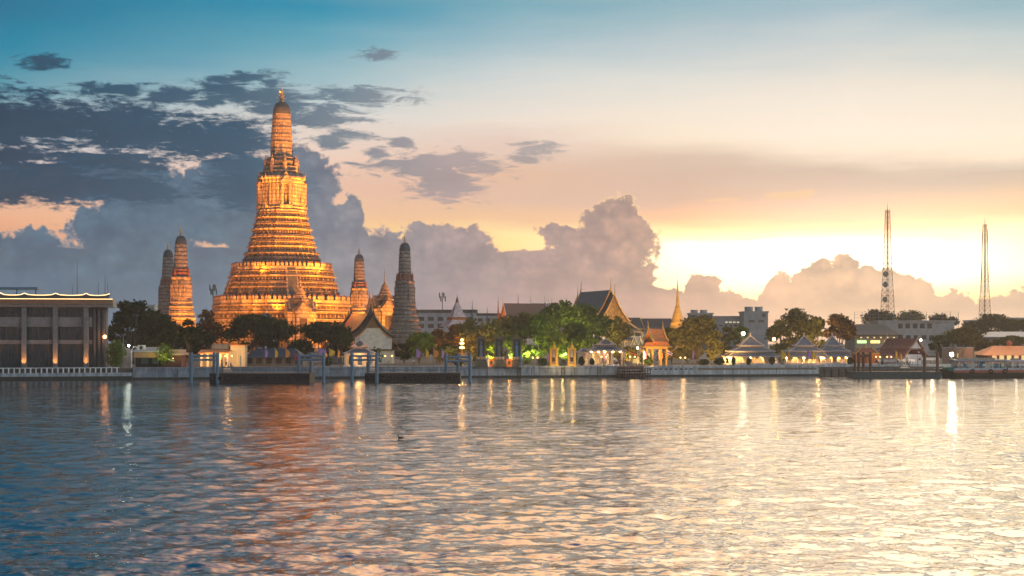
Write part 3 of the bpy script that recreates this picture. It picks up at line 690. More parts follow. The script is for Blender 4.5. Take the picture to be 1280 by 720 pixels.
# ------------------------------------------------------------------ more materials
wall_grey = pm('river_wall_concrete', (0.34, 0.37, 0.38), 0.8, scale=1.3, stretch=(1, 1, .22), var=.26, bump=.03)
wall_pale = pm('pale_river_wall', (0.50, 0.50, 0.48), 0.8, scale=1.3, stretch=(1, 1, .22), var=.2, bump=.03)
algae = pm('wet_algae_concrete', (0.035, 0.04, 0.03), 0.5)
steel_blue = pm('blue_painted_steel', (0.10, 0.19, 0.26), 0.5, scale=4)
hull_black = pm('tarred_hull', (0.015, 0.018, 0.02), 0.6)
rust = pm('rust_brown_steel', (0.20, 0.075, 0.045), 0.7, scale=4, var=.25)
tyre_m = pm('tyre_rubber', (0.012, 0.012, 0.012), 0.9)
pole_m = pm('grey_pole_metal', (0.16, 0.17, 0.18), 0.5)
WARM = (1.0, 0.52, 0.16)
bulb_w = pm('warm_lamp_glass', (1, .7, .35), .5, emit=(1.0, .58, .2, 3))
bulb_c = pm('cool_lamp_glass', (1, 1, .9), .5, emit=(1.0, .95, .75, 40))
led = pm('led_strip', (1, .8, .4), .5, emit=(1.0, .62, .26, 3.2))

def bank_span(px0, px1, dy=0.0):
    y0, y1 = bankY(px0) + dy, bankY(px1) + dy
    return Vector((X_(px0, y0), y0, 0)), Vector((X_(px1, y1), y1, 0))
def along(a, b, name, label=None, cat=None, group=None):
    """empty at a with local +x running to b"""
    d = b - a; t = empty(name, a, math.atan2(d.y, d.x), label, cat, group); return t, d.length

# river walls
def river_wall(px0, px1, ztop, mat, label, style):
    a, b = bank_span(px0, px1); t, L = along(a, b, 'river_wall', label, 'wall')
    w = MB(); prof = [(0, -2.5), (0, .35), (.05, .36), (.05, ztop - .5), (-.08, ztop - .48), (-.08, ztop - .3), (.06, ztop - .28), (-.12, ztop - .26), (-.12, ztop), (.95, ztop), (.95, -2.5)]
    w.loft([[(x, y, z) for y, z in prof] for x in (0, L)]); w.build('wall_face', mat, t)
    f = MB(); f.bb(.01, L - .01, -.1, .02, -1, .42); f.build('tide_line', algae, t)
    n = int(L / 8)
    for i in range(1, n):
        q = MB(); q.bb(i * L / n - .05, i * L / n + .05, .0, .10, .45, ztop - .52); q.build('joint', algae, t)
    if style == 'panel':
        q = MB(); q.bb(L * .3, L * .985, .02, .1, ztop - .95, ztop - .55); q.build('inscribed_band', pm('brown_stone_band', (.25, .19, .12), .7, scale=2), t)
        n = int(L * .27 / 1.1)
        for i in range(n):
            q = MB(); x = 1 + i * 1.1; q.bb(x, x + .55, .0, .1, ztop - .85, ztop - .6); q.build('scupper', algae, t)
    return t, L
river_wall(166, 440, 2.35, pm('dark_river_wall_concrete', (0.23, 0.26, 0.28), 0.8, scale=1.3, stretch=(1, 1, .22), var=.2, bump=.03), 'plain grey concrete river wall behind the left pontoons', '')
river_wall(441, 772, 2.35, wall_grey, 'grey concrete river wall below the three portrait shrines', '')
river_wall(806, 1024, 2.3, wall_pale, 'pale river wall with a brown inscribed band at right centre', 'panel')
# low brick quay further right
def low_quay():
    a, b = bank_span(1024.5, 1420, .6); t, L = along(a, b, 'quay', 'low weathered brown quay behind the right pontoon and ferry', 'quay')
    q = MB(); q.bb(0, L, 0, 1, -2.5, 1.9); q.build('quay_wall', pm('weathered_brick_quay', (.14, .11, .085), .9, scale=1.5, bump=.05), t)
    for i in range(24): 
        q = MB(); q.bb(1 + i * 1.6, 1.3 + i * 1.6, -.3, 0, -2, 1.5); q.build('fender_pile', dark_wood, t)
    r = MB(); r.bb(0, L, .1, .25, 1.91, 2.45); r.build('kerb', wall_pale, t)
low_quay()

def blob_leaf(mb, c, r, n, size, rng, flat=.7):
    for i in range(n):
        d = rng.normal(size=3); d /= np.linalg.norm(d); rr = rng.random() ** .4
        p = np.array(c) + d * rr * np.array([r[0], r[1], r[2]])
        a = rng.normal(size=3); a /= np.linalg.norm(a); b = np.cross(a, rng.normal(size=3)); b /= np.linalg.norm(b); s = size * (.6 + .8 * rng.random())
        mb.add([p - a * s, p + b * s * .55, p + a * s, p - b * s * .55], [(0, 1, 2, 3)])
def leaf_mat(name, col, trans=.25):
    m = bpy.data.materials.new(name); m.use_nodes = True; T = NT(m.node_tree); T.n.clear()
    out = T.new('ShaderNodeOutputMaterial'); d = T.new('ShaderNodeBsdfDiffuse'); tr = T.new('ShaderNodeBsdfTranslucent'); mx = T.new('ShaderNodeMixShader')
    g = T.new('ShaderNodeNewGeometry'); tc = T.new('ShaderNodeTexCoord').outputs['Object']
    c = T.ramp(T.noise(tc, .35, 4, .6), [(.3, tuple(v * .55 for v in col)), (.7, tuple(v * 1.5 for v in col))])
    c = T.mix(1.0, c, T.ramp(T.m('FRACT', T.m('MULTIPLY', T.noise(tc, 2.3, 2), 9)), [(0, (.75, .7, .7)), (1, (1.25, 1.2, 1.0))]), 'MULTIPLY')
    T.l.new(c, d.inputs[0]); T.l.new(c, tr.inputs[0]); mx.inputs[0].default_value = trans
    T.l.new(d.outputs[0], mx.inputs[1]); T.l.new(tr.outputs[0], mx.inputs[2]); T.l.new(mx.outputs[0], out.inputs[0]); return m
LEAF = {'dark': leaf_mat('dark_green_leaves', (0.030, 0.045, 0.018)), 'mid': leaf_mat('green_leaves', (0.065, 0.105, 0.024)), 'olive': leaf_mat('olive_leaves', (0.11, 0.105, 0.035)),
        'brown': leaf_mat('reddish_brown_leaves', (0.12, 0.065, 0.025)), 'fresh': leaf_mat('fresh_yellow_green_leaves', (0.12, 0.17, 0.03)), 'hedge': leaf_mat('clipped_hedge_leaves', (0.03, 0.07, 0.02))}
bark = pm('bark', (0.09, 0.07, 0.055), 0.9, scale=3)
def quads_obj(name, P, mat, parent):
    n = len(P); me = bpy.data.meshes.new(name); me.vertices.add(n * 4); me.loops.add(n * 4); me.polygons.add(n)
    me.vertices.foreach_set('co', P.reshape(-1).astype(np.float32)); me.loops.foreach_set('vertex_index', np.arange(n * 4, dtype=np.int32))
    me.polygons.foreach_set('loop_start', np.arange(0, n * 4, 4, dtype=np.int32)); me.polygons.foreach_set('loop_total', np.full(n, 4, dtype=np.int32)); me.update(calc_edges=True)
    me.materials.append(mat); o = bpy.data.objects.new(name, me); COL.objects.link(o); o.parent = parent; return o
TREE_N = [0]
def tree(px, top, hw, Y, tone, label, name='tree', cbot=None, n=3200, dens=1.0, group=None, cat='tree', leaf=.42, gz=GZ, clumps=None, group_default=True, hull=.9):
    """tree whose crown spans photo columns px-hw..px+hw and rows top..cbot when it stands at distance Y"""
    TREE_N[0] += 1; rng = np.random.default_rng(100 + TREE_N[0])
    H = Z_(top, Y) - gz; rw = m_(hw, Y); zb = (Z_(cbot, Y) - gz) if cbot else H * .28; zb = max(zb, .3)
    t = empty(name, (X_(px, Y), Y, gz), rng.random() * 6.28, label, cat, group)
    ch = (H - zb) / 2; cz = zb + ch
    k = clumps or max(7, int(9 + rw * 2.2)); cl = []
    for i in range(k):
        d = rng.normal(size=3); d /= np.linalg.norm(d); d[2] = abs(d[2]) if rng.random() < .62 else d[2]
        rr = (.45 + .42 * rng.random())
        cl.append((np.array([d[0] * rw * rr, d[1] * rw * rr, cz + d[2] * ch * rr]), (.24 + .20 * rng.random()) * min(rw, ch * 1.3)))
    tk = MB(); tr_ = max(.12, H * .022)
    tk.tube([(0, 0, -.3), (rng.normal() * .1, 0, zb * .6), (rng.normal() * .3, rng.normal() * .3, zb + ch * .5)], tr_ * 1.3, 7, tr_ * .7)
    for c, r in cl[:9]:
        st = (rng.normal() * .1, rng.normal() * .1, zb * (.5 + .5 * rng.random())); mid = ((st[0] + c[0]) / 2, (st[1] + c[1]) / 2, (st[2] + c[2]) / 2 + r * .1)
        tk.tube([st, mid, tuple(c)], tr_ * .5, 5, tr_ * .12)
    tk.build('trunk', bark, t, True)
    w = np.array([r ** 2 for _, r in cl]); w /= w.sum(); N = int(n * dens)
    ci = rng.choice(len(cl), N, p=w); C = np.array([c for c, _ in cl])[ci]; Rr = np.array([r for _, r in cl])[ci]
    d = rng.normal(size=(N, 3)); d /= np.linalg.norm(d, axis=1)[:, None]; rad = rng.random(N) ** .45 * (1 + .28 * rng.normal(size=N).clip(-1, 1.3))
    p = C + d * (rad * Rr)[:, None] * np.array([1.25, 1.25, .85]); p[:, 2] = np.clip(p[:, 2], zb * .85, H)
    a = rng.normal(size=(N, 3)); a /= np.linalg.norm(a, axis=1)[:, None]; b = np.cross(a, rng.normal(size=(N, 3))); b /= np.linalg.norm(b, axis=1)[:, None]
    s = (leaf * (.5 + .9 * rng.random(N)))[:, None]
    quads_obj('crown', np.stack([p - a * s, p + b * s * .6, p + a * s, p - b * s * .6], 1), LEAF[tone], t)
    return t
def bush(px, top, hw, Y, tone, label, cat='bush', name='bush', group=None, bottom=None, n=500, leaf=.16, gz=GZ):
    TREE_N[0] += 1; rng = np.random.default_rng(500 + TREE_N[0])
    H = Z_(top, Y) - gz; rw = m_(hw, Y); t = empty(name, (X_(px, Y), Y, gz), 0, label, cat, group)
    mb = MB(); blob_leaf(mb, (0, 0, H * .55), (rw, rw, H * .48), n, leaf, rng); mb.build('foliage', LEAF[tone], t)
    s = MB(); s.tube([(0, 0, -.1), (0, 0, H * .6)], .06, 5); s.build('stem', bark, t); return t

# ------------------------------------------------------------------ left: the columned building
def columned_building():
    Y = 294; s = FPX / Y
    x1 = X_(131, Y); x0 = X_(-75, Y); t = empty('office_building', (x1, Y, 1.7), R(10), 'dark columned riverside building with glowing roof edge at far left', 'building')
    x0 -= x1; z = lambda py: Z_(py, Y) - 1.7
    body = pm('grey_render', (0.085, 0.088, 0.092), .8, scale=.6); glass = pm('dark_window_glass', (0.012, 0.016, 0.02), .15, spec=.6, var=.1)
    cur = pm('curtained_glass', (0.055, 0.06, 0.065), .5, var=.4, scale=2.5, stretch=(3, 1, .2)); colm = pm('column_render', (0.20, 0.19, 0.18), .75, scale=1.5, bump=.02)
    b = MB(); b.bb(x0, -.0, 2.2, 7, 0, z(384)); b.build('wall', body, t)
    px_cols = [108, 71, 33.5, -5, -43]
    for (pa, pb) in ((396.5, 408.5), (425, 430)):
        q = MB(); q.bb(x0, -2.6, 1.55, 2.2, z(pb), z(pa)); q.build('spandrel', pm('pale_spandrel', (.19, .20, .21), .8, scale=.8), t)
    edges = [X_(p, Y) - x1 for p in px_cols]
    for i, e in enumerate(edges):
        c = MB(); c.bb(e - .45, e + .45, .4, 1.3, 0, z(384) - .002); co = c.build('column', colm, t)
        l = MB(); l.lathe([(.16, 0), (.2, .15), (.15, .25)], (e, -.1, 0), 8); l.build('uplight', bulb_w, co)
        L = spot((e, -.55, .5), (e, .6, 4.5), (1, .36, .08), 2600, 75, .8, .1); L.parent = t
        nxt = edges[i - 1] - .45 if i else -2.5
        for (pa, pb, mt) in ((384.5, 396.2, glass), (408.8, 424.8, glass), (430.3, 457.5, cur)):
            w = MB(); w.bb(e + .5, nxt - .05, 2.05, 2.19, z(pb), z(pa)); wo = w.build('window', mt, t)
            fr = MB(); n = 5
            for k in range(1, n): xx = e + .5 + (nxt - e - .55) * k / n; fr.bb(xx - .04, xx + .04, 1.98, 2.05, z(pb), z(pa))
            fr.build('mullions', body, wo)
    for k in range(3):
        q = MB(); q.bb(-2.3 + k * .85, -2.3 + k * .85 + .45, 1.4, 2.2, 0, z(386)); q.build('pilaster', body, t)
    q = MB(); q.loft([[(x0, y, zz) for y, zz in pr] + [] for pr in []] or [[(x, y, zz) for y, zz in ((2.5, z(384)), (.1, z(384)), (-.1, z(382)), (-.1, z(380)), (-.9, z(377)), (-1.5, z(375.5)), (-1.5, z(374)), (7, z(374)), (7, z(384)))] for x in (x0, 1.6)]); co = q.build('cornice', colm, t)
    q = MB(); q.bb(x0, 1.62, -1.62, -1.52, z(374.4), z(373.8)); q.build('light_strip', led, co)
    q = MB(); q.bb(x0, .8, .6, .9, z(374) + .01, z(369.5)); q.bb(x0, .9, .45, 1.0, z(369.5) + .003, z(368.6)); pa = q.build('parapet', body, t)
    # the wavy lit edge on top of the parapet
    pts = []; ks = [-70, -31, 6, 34, 71.5, 108.5, 135]
    for a_, b_ in zip(ks[:-1], ks[1:]):
        for f in np.linspace(0, 1, 9)[:-1]:
            p = a_ + (b_ - a_) * f; dip = math.sin(math.pi * f); bump = 1.6 if (f < .1 or f > .9) else 0
            pts.append((X_(p, Y) - x1, .4, z(368.2 - bump + 2.0 * dip * .55)))
    pts.append((.9, .4, z(367))); st = MB(); st.tube(pts, .06, 4); st.build('light_strip', led, pa)
    # rooftop canopy and masts
    c = MB(); xr = X_(48, Y) - x1; c.bb(x0, xr, 2, 6.5, z(361.5), z(359)); co = c.build('roof_canopy', steel_blue, t)
    for k in range(5):
        l = MB(); xx = xr - .3 - k * 3.6; l.bb(xx - .12, xx + .12, 2.2, 2.4, z(374), z(361.6)); l.build('leg', steel_blue, co)
    for p, pt in ((95.5, 327), (90, 357.5), (121.5, 351.5), (129.5, 343), (132.5, 353.5)):
        a = MB(); xx = X_(p, Y) - x1; a.tube([(xx, 3.2, z(374)), (xx, 3.2, z(pt))], .09, 5, .04); a.build('antenna', pole_m, t)
    w = MB(); w.ball((-.1, 1.0, z(421)), .35); w.build('wall_lamp', pm('orange_lamp_glass', (1, .4, .15), .5, emit=(1, .33, .1, 14)), t)
    lamp_light((-.1 + x1, Y + .2, Z_(421, Y)), (1, .35, .1), 120)
columned_building()
def promenade():
    a, b = bank_span(-300, 165, -.5); t, L = along(a, b, 'promenade', 'low white promenade slab with balustrade at far left', 'quay')
    s = MB(); s.bb(0, L, 0, 2.5, .7, 1.35); s.bb(0, L, .4, 2.5, -2.5, .69); s.build('slab', wall_grey, t)
    s = MB(); s.bb(0, L, .3, .39, -1.5, .69); s.build('tide_line', algae, t)
    n = 64; Lr = L * .965
    r = MB(); r.bb(0, Lr, .12, .3, 2.28, 2.42); ro = r.build('top_rail', white_p, t)
    for i in range(n):
        x = Lr * (i + .5) / n; q = MB(); q.bb(x - .13, x + .13, .1, .32, 1.351, 2.279); q.build('baluster', white_p, t)
    tag(t, group=None)
    hd = empty('hedge', a + Vector((0, 2.2, 1.35)), t.rotation_euler.z, 'long clipped hedge behind the white balustrade', 'hedge'); mb = MB(); rng = np.random.default_rng(4)
    for i in range(int(L * .95 / .8)): blob_leaf(mb, (.8 * i, -.9, .55), (.6, .4, .6), 34, .14, rng)
    o = mb.build('foliage', LEAF['hedge'], hd)
    lw = MB(); x = X_(-380, 288) - a.x; lw.bb(0, L, 2.5, 14, .4, 1.6); lw.build('terrace', concrete, t)
promenade()

# lamp posts and lanterns
def lamp_post(px, py, Y, label, n=2, h0=GZ, col=(1, .55, .2), e=60, mat=None, group=None, r=.17, spread=4.2, name='street_lamp'):
    x = X_(px, Y); z = Z_(py, Y) - h0; t = empty(name, (x, Y, h0), 0, label, 'lamp', group)
    p = MB(); p.lathe([(.16, 0), (.16, .3), (.07, .4), (.05, z - .25)], n=6); sp_ = m_(spread, Y)
    if n == 2: p.tube([(-sp_, 0, z - .25), (0, 0, z - .1), (sp_, 0, z - .25)], .04, 4)
    p.build('post', pole_m, t)
    for k in range(n):
        xx = (-sp_, sp_)[k] if n == 2 else 0
        g = MB(); g.ball((xx, 0, z), r); g.build('globe', mat or bulb_w, t)
    if e:
        l = lamp_light((0, -.6, z), col, e * .45, r=max(.4, r)); l.parent = t
    return t
GL = 'twin globe lamps along the waterfront'
lamp_post(285.5, 445, 300, 'twin globe lamp glowing left of the first dense round tree', group=GL, e=260)
lamp_post(428, 445, 303, 'twin globe lamp glowing left of the ornate gate pavilion', group=GL, e=200)
lamp_post(485.7, 445, 303, 'twin globe lamp beside the dark gabled chapel', group=GL, e=200)
lamp_post(669, 447, 308, 'twin globe lamp between portrait shrines and yellow frames', group=GL, spread=3, e=250)
lamp_post(755, 446, 307, 'twin globe lamp in front of the white tiered pavilion', group=GL, spread=3, e=250)
lamp_post(790.5, 446, 310, 'twin globe lamp between white pavilion and golden gate hall', group=GL, spread=3, e=300)
lamp_post(853.5, 447, 314, 'twin globe lamp under the trees right of the golden gate hall', group=GL, spread=3, e=350)
lamp_post(1097.5, 446, 324, 'twin globe lamp right of the small red roofed pavilion', group=GL, spread=2.6, e=200)
lamp_post(1111.5, 446, 325, 'twin globe lamp left of the white gabled river hall', group=GL, spread=2.6, e=200)
lamp_post(929, 417, 345, 'brilliant white floodlight on a pole above the tiered pavilions', n=1, e=700, col=(1, .9, .5), mat=pm('flood_glass_white', (1, 1, .9), .5, emit=(1, .95, .75, 22)), r=.42)
lamp_post(967.5, 424, 345, 'single yellow globe lamp against the dark trees right of the floodlight', n=1, e=500, col=(1, .65, .15), mat=pm('yellow_glass', (1, .7, .3), .5, emit=(1, .55, .14, 22)), r=.36)
lamp_post(1189.5, 443, 312, 'dazzling white floodlight on the pier left of the ferry', n=1, e=1300, col=(1, .9, .65), mat=pm('flood_glass_warm', (1, .9, .7), .5, emit=(1, .9, .65, 55)), r=.42)
lamp_post(161, 432, 296, 'small white floodlight beside the leafy bush at left', n=1, e=220, col=(.9, 1, .75), mat=pm('flood_glass_cool', (1, 1, 1), .5, emit=(.9, 1, .9, 45)), r=.2)
lamp_post(1151, 425, 338, 'small white lamp right of the gabled river hall peak', n=1, e=150, mat=bulb_c, r=.22)
lamp_post(797, 435, 312, 'tall white lamp beside the golden gate hall', n=1, e=100, mat=bulb_c, r=.18)

# flags
def flag(px, top, bot, Y, cols, label, w=5.5, h=13, lean=.5, group='flags along the river wall', pole_top=None):
    x = X_(px, Y); t = empty('flag', (x, Y, GZ), 0, label, 'flag', group); zt = Z_(top, Y) - GZ
    p = MB(); p.tube([(0, 0, 0), (0, 0, zt + .15)], .04, 5); p.build('pole', pole_m, t)
    W, Hh = m_(w, Y), m_(h, Y); n = 6; mb = MB(); nb = len(cols)
    vs, fs = [], []
    for side in (0, .03):
        for j in range(nb + 1):
            for i in range(n + 1):
                f = i / n; g = j / nb
                vs.append((f * W * (1 - .15 * g) + .04, -.15 * math.sin(f * 5 + g) + side, zt - g * Hh * (1 - .5 * f) - f * lean * Hh))
    o = MB(); o.v = vs; st = (n + 1) * (nb + 1)
    for s_ in (0, 1):
        for j in range(nb):
            for i in range(n):
                a = s_ * st + j * (n + 1) + i; q = (a, a + 1, a + n + 2, a + n + 1); o.f.append(q if s_ else q[::-1])
    ob = o.build('cloth', None, t, False)
    for c in cols:
        if FLAGM[c].name not in [m.name for m in ob.data.materials]: ob.data.materials.append(FLAGM[c])
    names = [m.name for m in ob.data.materials]
    for k, pl in enumerate(ob.data.polygons): pl.material_index = names.index(FLAGM[cols[(k // n) % nb]].name)
    return t
FLAGM = {k: pm('flag_' + k, c, .8, var=.05) for k, c in dict(purple=(.42, .22, .45), yellow=(.75, .42, .05), orange=(.7, .25, .05), red=(.35, .03, .03), blue=(.05, .07, .25), white=(.7, .7, .7)).items()}
thai = ['red', 'white', 'blue', 'blue', 'white', 'red']
for i, (px, top, c, w) in enumerate(((331, 435, 'purple', 4), (343.5, 435, 'yellow', 4), (356.5, 435, 'orange', 6), (368, 439, 'red', 3), (398, 434, 'purple', 10), (411, 435, 'yellow', 8), (422, 435, 'orange', 3),
        (520, 435, 'purple', 6), (532, 435, 'yellow', 4), (541.5, 435, 'orange', 7), (552, 436, 'purple', 3), (684, 440, 'purple', 2.5), (754, 439, 'purple', 4), (804, 437, 'purple', 4), (823.5, 437, 'orange', 5),
        (865.5, 437, 'purple', 2.5), (976, 437, 'yellow', 7), (984, 438, 'orange', 4), (1009, 437, 'purple', 7), (1014, 438, 'yellow', 6), (1111, 440, 'purple', 2.5), (1119, 437, 'yellow', 3), (1125, 440, 'orange', 3))):
    where = {331: 'first of the row below the round dark tree', 343.5: 'second from the left under the round tree', 356.5: 'third from the left under the round tree', 368: 'hanging narrow beside the orange one', 398: 'broad, left of the second dense tree', 411: 'broad, in front of the second dense tree', 422: 'narrow, just left of the ornate gate pavilion',
             520: 'right of the dark gabled chapel', 532: 'second right of the dark gabled chapel', 541.5: 'third right of the dark gabled chapel', 552: 'narrow, nearest the second pontoon end', 684: 'narrow, left of the yellow frames', 754: 'in front of the white tiered pavilion', 804: 'left of the golden gate hall', 823.5: 'in front of the golden gate hall',
             865.5: 'narrow, right of the golden gate hall hedge', 976: 'right of the first big grey pavilion', 984: 'small, beside the yellow one right of the first pavilion', 1009: 'in front of the middle grey pavilion', 1014: 'drooping in front of the middle grey pavilion', 1111: 'narrow, right of the small red roof', 1119: 'narrow, left of the gabled river hall', 1125: 'small, in front of the gabled river hall'}[px]
    flag(px, top, 0, bankY(px) + 2.2, [c], f'{c} flag {where}', w, 12 if w < 8 else 10, .45)
flag(834, 436.5, 0, bankY(834) + 2.2, thai, 'striped red white and blue national flag beside clipped hedge', 7, 7, .7)
flag(1147, 438.5, 0, bankY(1147) - 3, thai, 'tiny striped national flag on the right pontoon', 3, 3, .5)

# pontoons, dolphins and gangways
def pier_frame(px0, pxm, px1, top, Y, label, mat=None, h2=8.5, ymid=4):
    t = empty('mooring_pier', (X_(px0, Y), Y, 0), 0, label, 'mooring pier'); W = m_(px1 - px0, Y); M = m_(pxm - px0, Y); zt = Z_(top, Y); mat = mat or steel_blue; r = .3
    for x, y in ((0, 0), (W, 0), (M, ymid)):
        p = MB(); p.lathe([(r, -3), (r, zt), (r * .8, zt + .12)], (x, y, 0), 8); p.build('pile', mat, t)
    for k, z in enumerate((zt - .5, zt - m_(h2, Y))):
        for a, b in (((0, 0), (W, 0)), ((0, 0), (M, ymid)), ((W, 0), (M, ymid))):
            q = MB(); q.tube([(a[0], a[1], z), (b[0], b[1], z)], .2, 6); q.build('beam', mat, t)
    return t
pier_frame(239, 262, 272, 441.5, 266, 'blue steel mooring pier at left end of the first black pontoon')
pier_frame(373.5, 385, 404.5, 441.5, 268, 'blue steel mooring pier at right end of the first black pontoon')
pier_frame(440, 458, 471, 441.5, 268, 'blue steel mooring pier at left end of the second black pontoon')
pier_frame(557.5, 571.5, 587.5, 443, 275, 'blue steel mooring pier at right end of the second black pontoon')
def pontoon(px0, px1, Y, topy, boty, mat, label, rails=True, fend=True, depth=7, railm=None):
    t = empty('pontoon', (X_(px0, Y), Y, 0), 0, label, 'pontoon'); L = m_(px1 - px0, Y); z = Z_(topy, Y)
    h = MB(); h.loft([[(x, y, zz) for y, zz in ((0, -.5), (-.0, z - .25), (-.12, z - .25), (-.12, z), (depth, z), (depth, -.5))] for x in (0, L)]); h.build('hull', mat, t)
    d = MB(); d.bb(.1, L - .1, .1, depth - .1, z + .004, z + .03); d.build('deck', dark_wood, t)
    if rails:
        n = int(L / 1.6)
        for yy in (.25, depth - .3):
            r = MB()
            for zz in (.5, 1.0): r.tube([(.2, yy, z + zz), (L - .2, yy, z + zz)], .035, 4)
            for i in range(n + 1): x = .2 + (L - .4) * i / n; r.tube([(x, yy, z), (x, yy, z + 1.0)], .035, 4)
            r.build('railing', railm or pole_m, t)
    if fend:
        n = int(L / 1.3)
        for i in range(n):
            x = .6 + (L - 1.2) * i / (n - 1); f = MB(); R_, rr = .34, .12; rings = []
            for k in range(10):
                a = 2 * math.pi * k / 10; rings.append([(x + (R_ + rr * math.cos(b)) * math.cos(a), -.26 + rr * math.sin(b), z * .5 + (R_ + rr * math.cos(b)) * math.sin(a)) for b in (0, 1.57, 3.14, 4.71)])
            rings.append(rings[0]); f.loft(rings, caps=False); f.build('tyre_fender', tyre_m, t)
    return t
pontoon(262, 387, 266, 466.8, 480, hull_black, 'black tyre fendered pontoon in front of the great prang')
pontoon(456, 575, 270, 466.5, 478.5, hull_black, 'black tyre fendered pontoon right of the gabled chapel')
pontoon(1068, 1176, 299, 464.8, 472.5, pm('dark_green_hull', (.05, .075, .075), .6), 'low grey green pontoon with brown posts at right', fend=False)
def gangway(px0, px1, Y, dY, label, z0=1.9, z1=2.3):
    a = Vector((X_(px0, Y), Y, z0)); b = Vector((X_(px1, Y + dY), Y + dY, z1)); t, L = along(a, b, 'gangway', label, 'gangway'); h = z1 - z0
    d = MB(); d.add([(0, -.9, 0), (L, -.9, h), (L, .9, h), (0, .9, 0), (0, -.9, -.2), (L, -.9, h - .2), (L, .9, h - .2), (0, .9, -.2)], [(0, 1, 2, 3), (7, 6, 5, 4), (0, 4, 5, 1), (1, 5, 6, 2), (2, 6, 7, 3), (3, 7, 4, 0)]); d.build('deck', pole_m, t)
    for s in (-1, 1):
        r = MB(); n = 8
        for zz in (.5, 1.05): r.tube([(0, s * .85, zz), (L, s * .85, zz + h)], .04, 4)
        for i in range(n + 1): r.tube([(L * i / n, s * .85, h * i / n), (L * i / n, s * .85, h * i / n + 1.05)], .03, 4)
        r.build('railing', pole_m, t)
gangway(285, 282, 273, 18, 'gangway from the first pontoon up to the lamplit landing')
gangway(466, 463, 277, 18, 'gangway from the second pontoon up to the ornate gate pavilion')
gangway(1130, 1133, 306, 12, 'gangway from the grey green pontoon up to the gabled river hall')
pier_frame(1073.5, 1083, 1088, 441, 301, 'rust brown steel mooring pier at left end of the right pontoon', rust, 4, 2.5)
def brown_posts():
    t = empty('mooring_pier', (X_(1155.7, 300), 300, 0), 0, 'pair of stout rust brown posts joined by a beam', 'mooring pier'); W = m_(16, 300)
    for x in (0, W):
        p = MB(); p.lathe([(.32, -3), (.32, Z_(442, 300)), (.38, Z_(441.9, 300)), (.05, Z_(440, 300))], (x, 0, 0), 8); p.build('pile', rust, t)
    q = MB(); q.bb(.3, W - .3, -.1, .1, Z_(446.5, 300), Z_(445, 300)); q.build('beam', rust, t)
    p = empty('mooring_post', (X_(1068.7, 300), 300, 0), 0, 'single rust brown post left of the brown mooring frame', 'post'); m = MB(); m.lathe([(.25, -3), (.25, Z_(444, 300)), (.1, Z_(443, 300))], n=8); m.build('pile', rust, p)
brown_posts()
def jetty():
    Y = 300; t = empty('jetty', (X_(774, Y), Y, 0), 0, 'small dark timber landing stage in front of the white pavilion', 'jetty'); L = m_(39, Y)
    d = MB(); d.bb(0, L, 0, 6, .75, 1.0); d.build('deck', dark_wood, t)
    for i in range(7):
        for y in (.2, 5.6):
            p = MB(); p.tube([(L * i / 6, y, -2), (L * i / 6, y, 2.0 if y < 1 else 1.9)], .11, 6); p.build('pile', dark_wood, t)
    r = MB(); r.bb(0, L, .12, .2, 1.85, 1.95); r.bb(0, L, .12, .2, 1.4, 1.46); r.build('railing', dark_wood, t)
    d = MB(); d.bb(.2, L * .8, 6.05, 12, 1.3, 1.5); d.build('landing', concrete, t)
jetty()
def recess(px, Y0, label):
    Y = bankY(px) - .35; t = empty('ladder', (X_(px, Y), Y, 0), 0, label, 'ladder')
    for s in (-1, 1):
        p = MB(); p.tube([(s * .35, 0, -.6), (s * .35, 0, 2.2)], .05, 4); p.build('rail', algae, t)
    r = MB()
    for k in range(8): r.tube([(-.35, 0, -.2 + k * .3), (.35, 0, -.2 + k * .3)], .04, 4)
    r.build('rungs', algae, t)
recess(704, 0, 'dark ladder on the river wall below the yellow frames'); recess(649, 0, 'dark blue ladder on the river wall below the right shrine'); recess(749, 0, 'dark ladder on the river wall below the white pavilion')

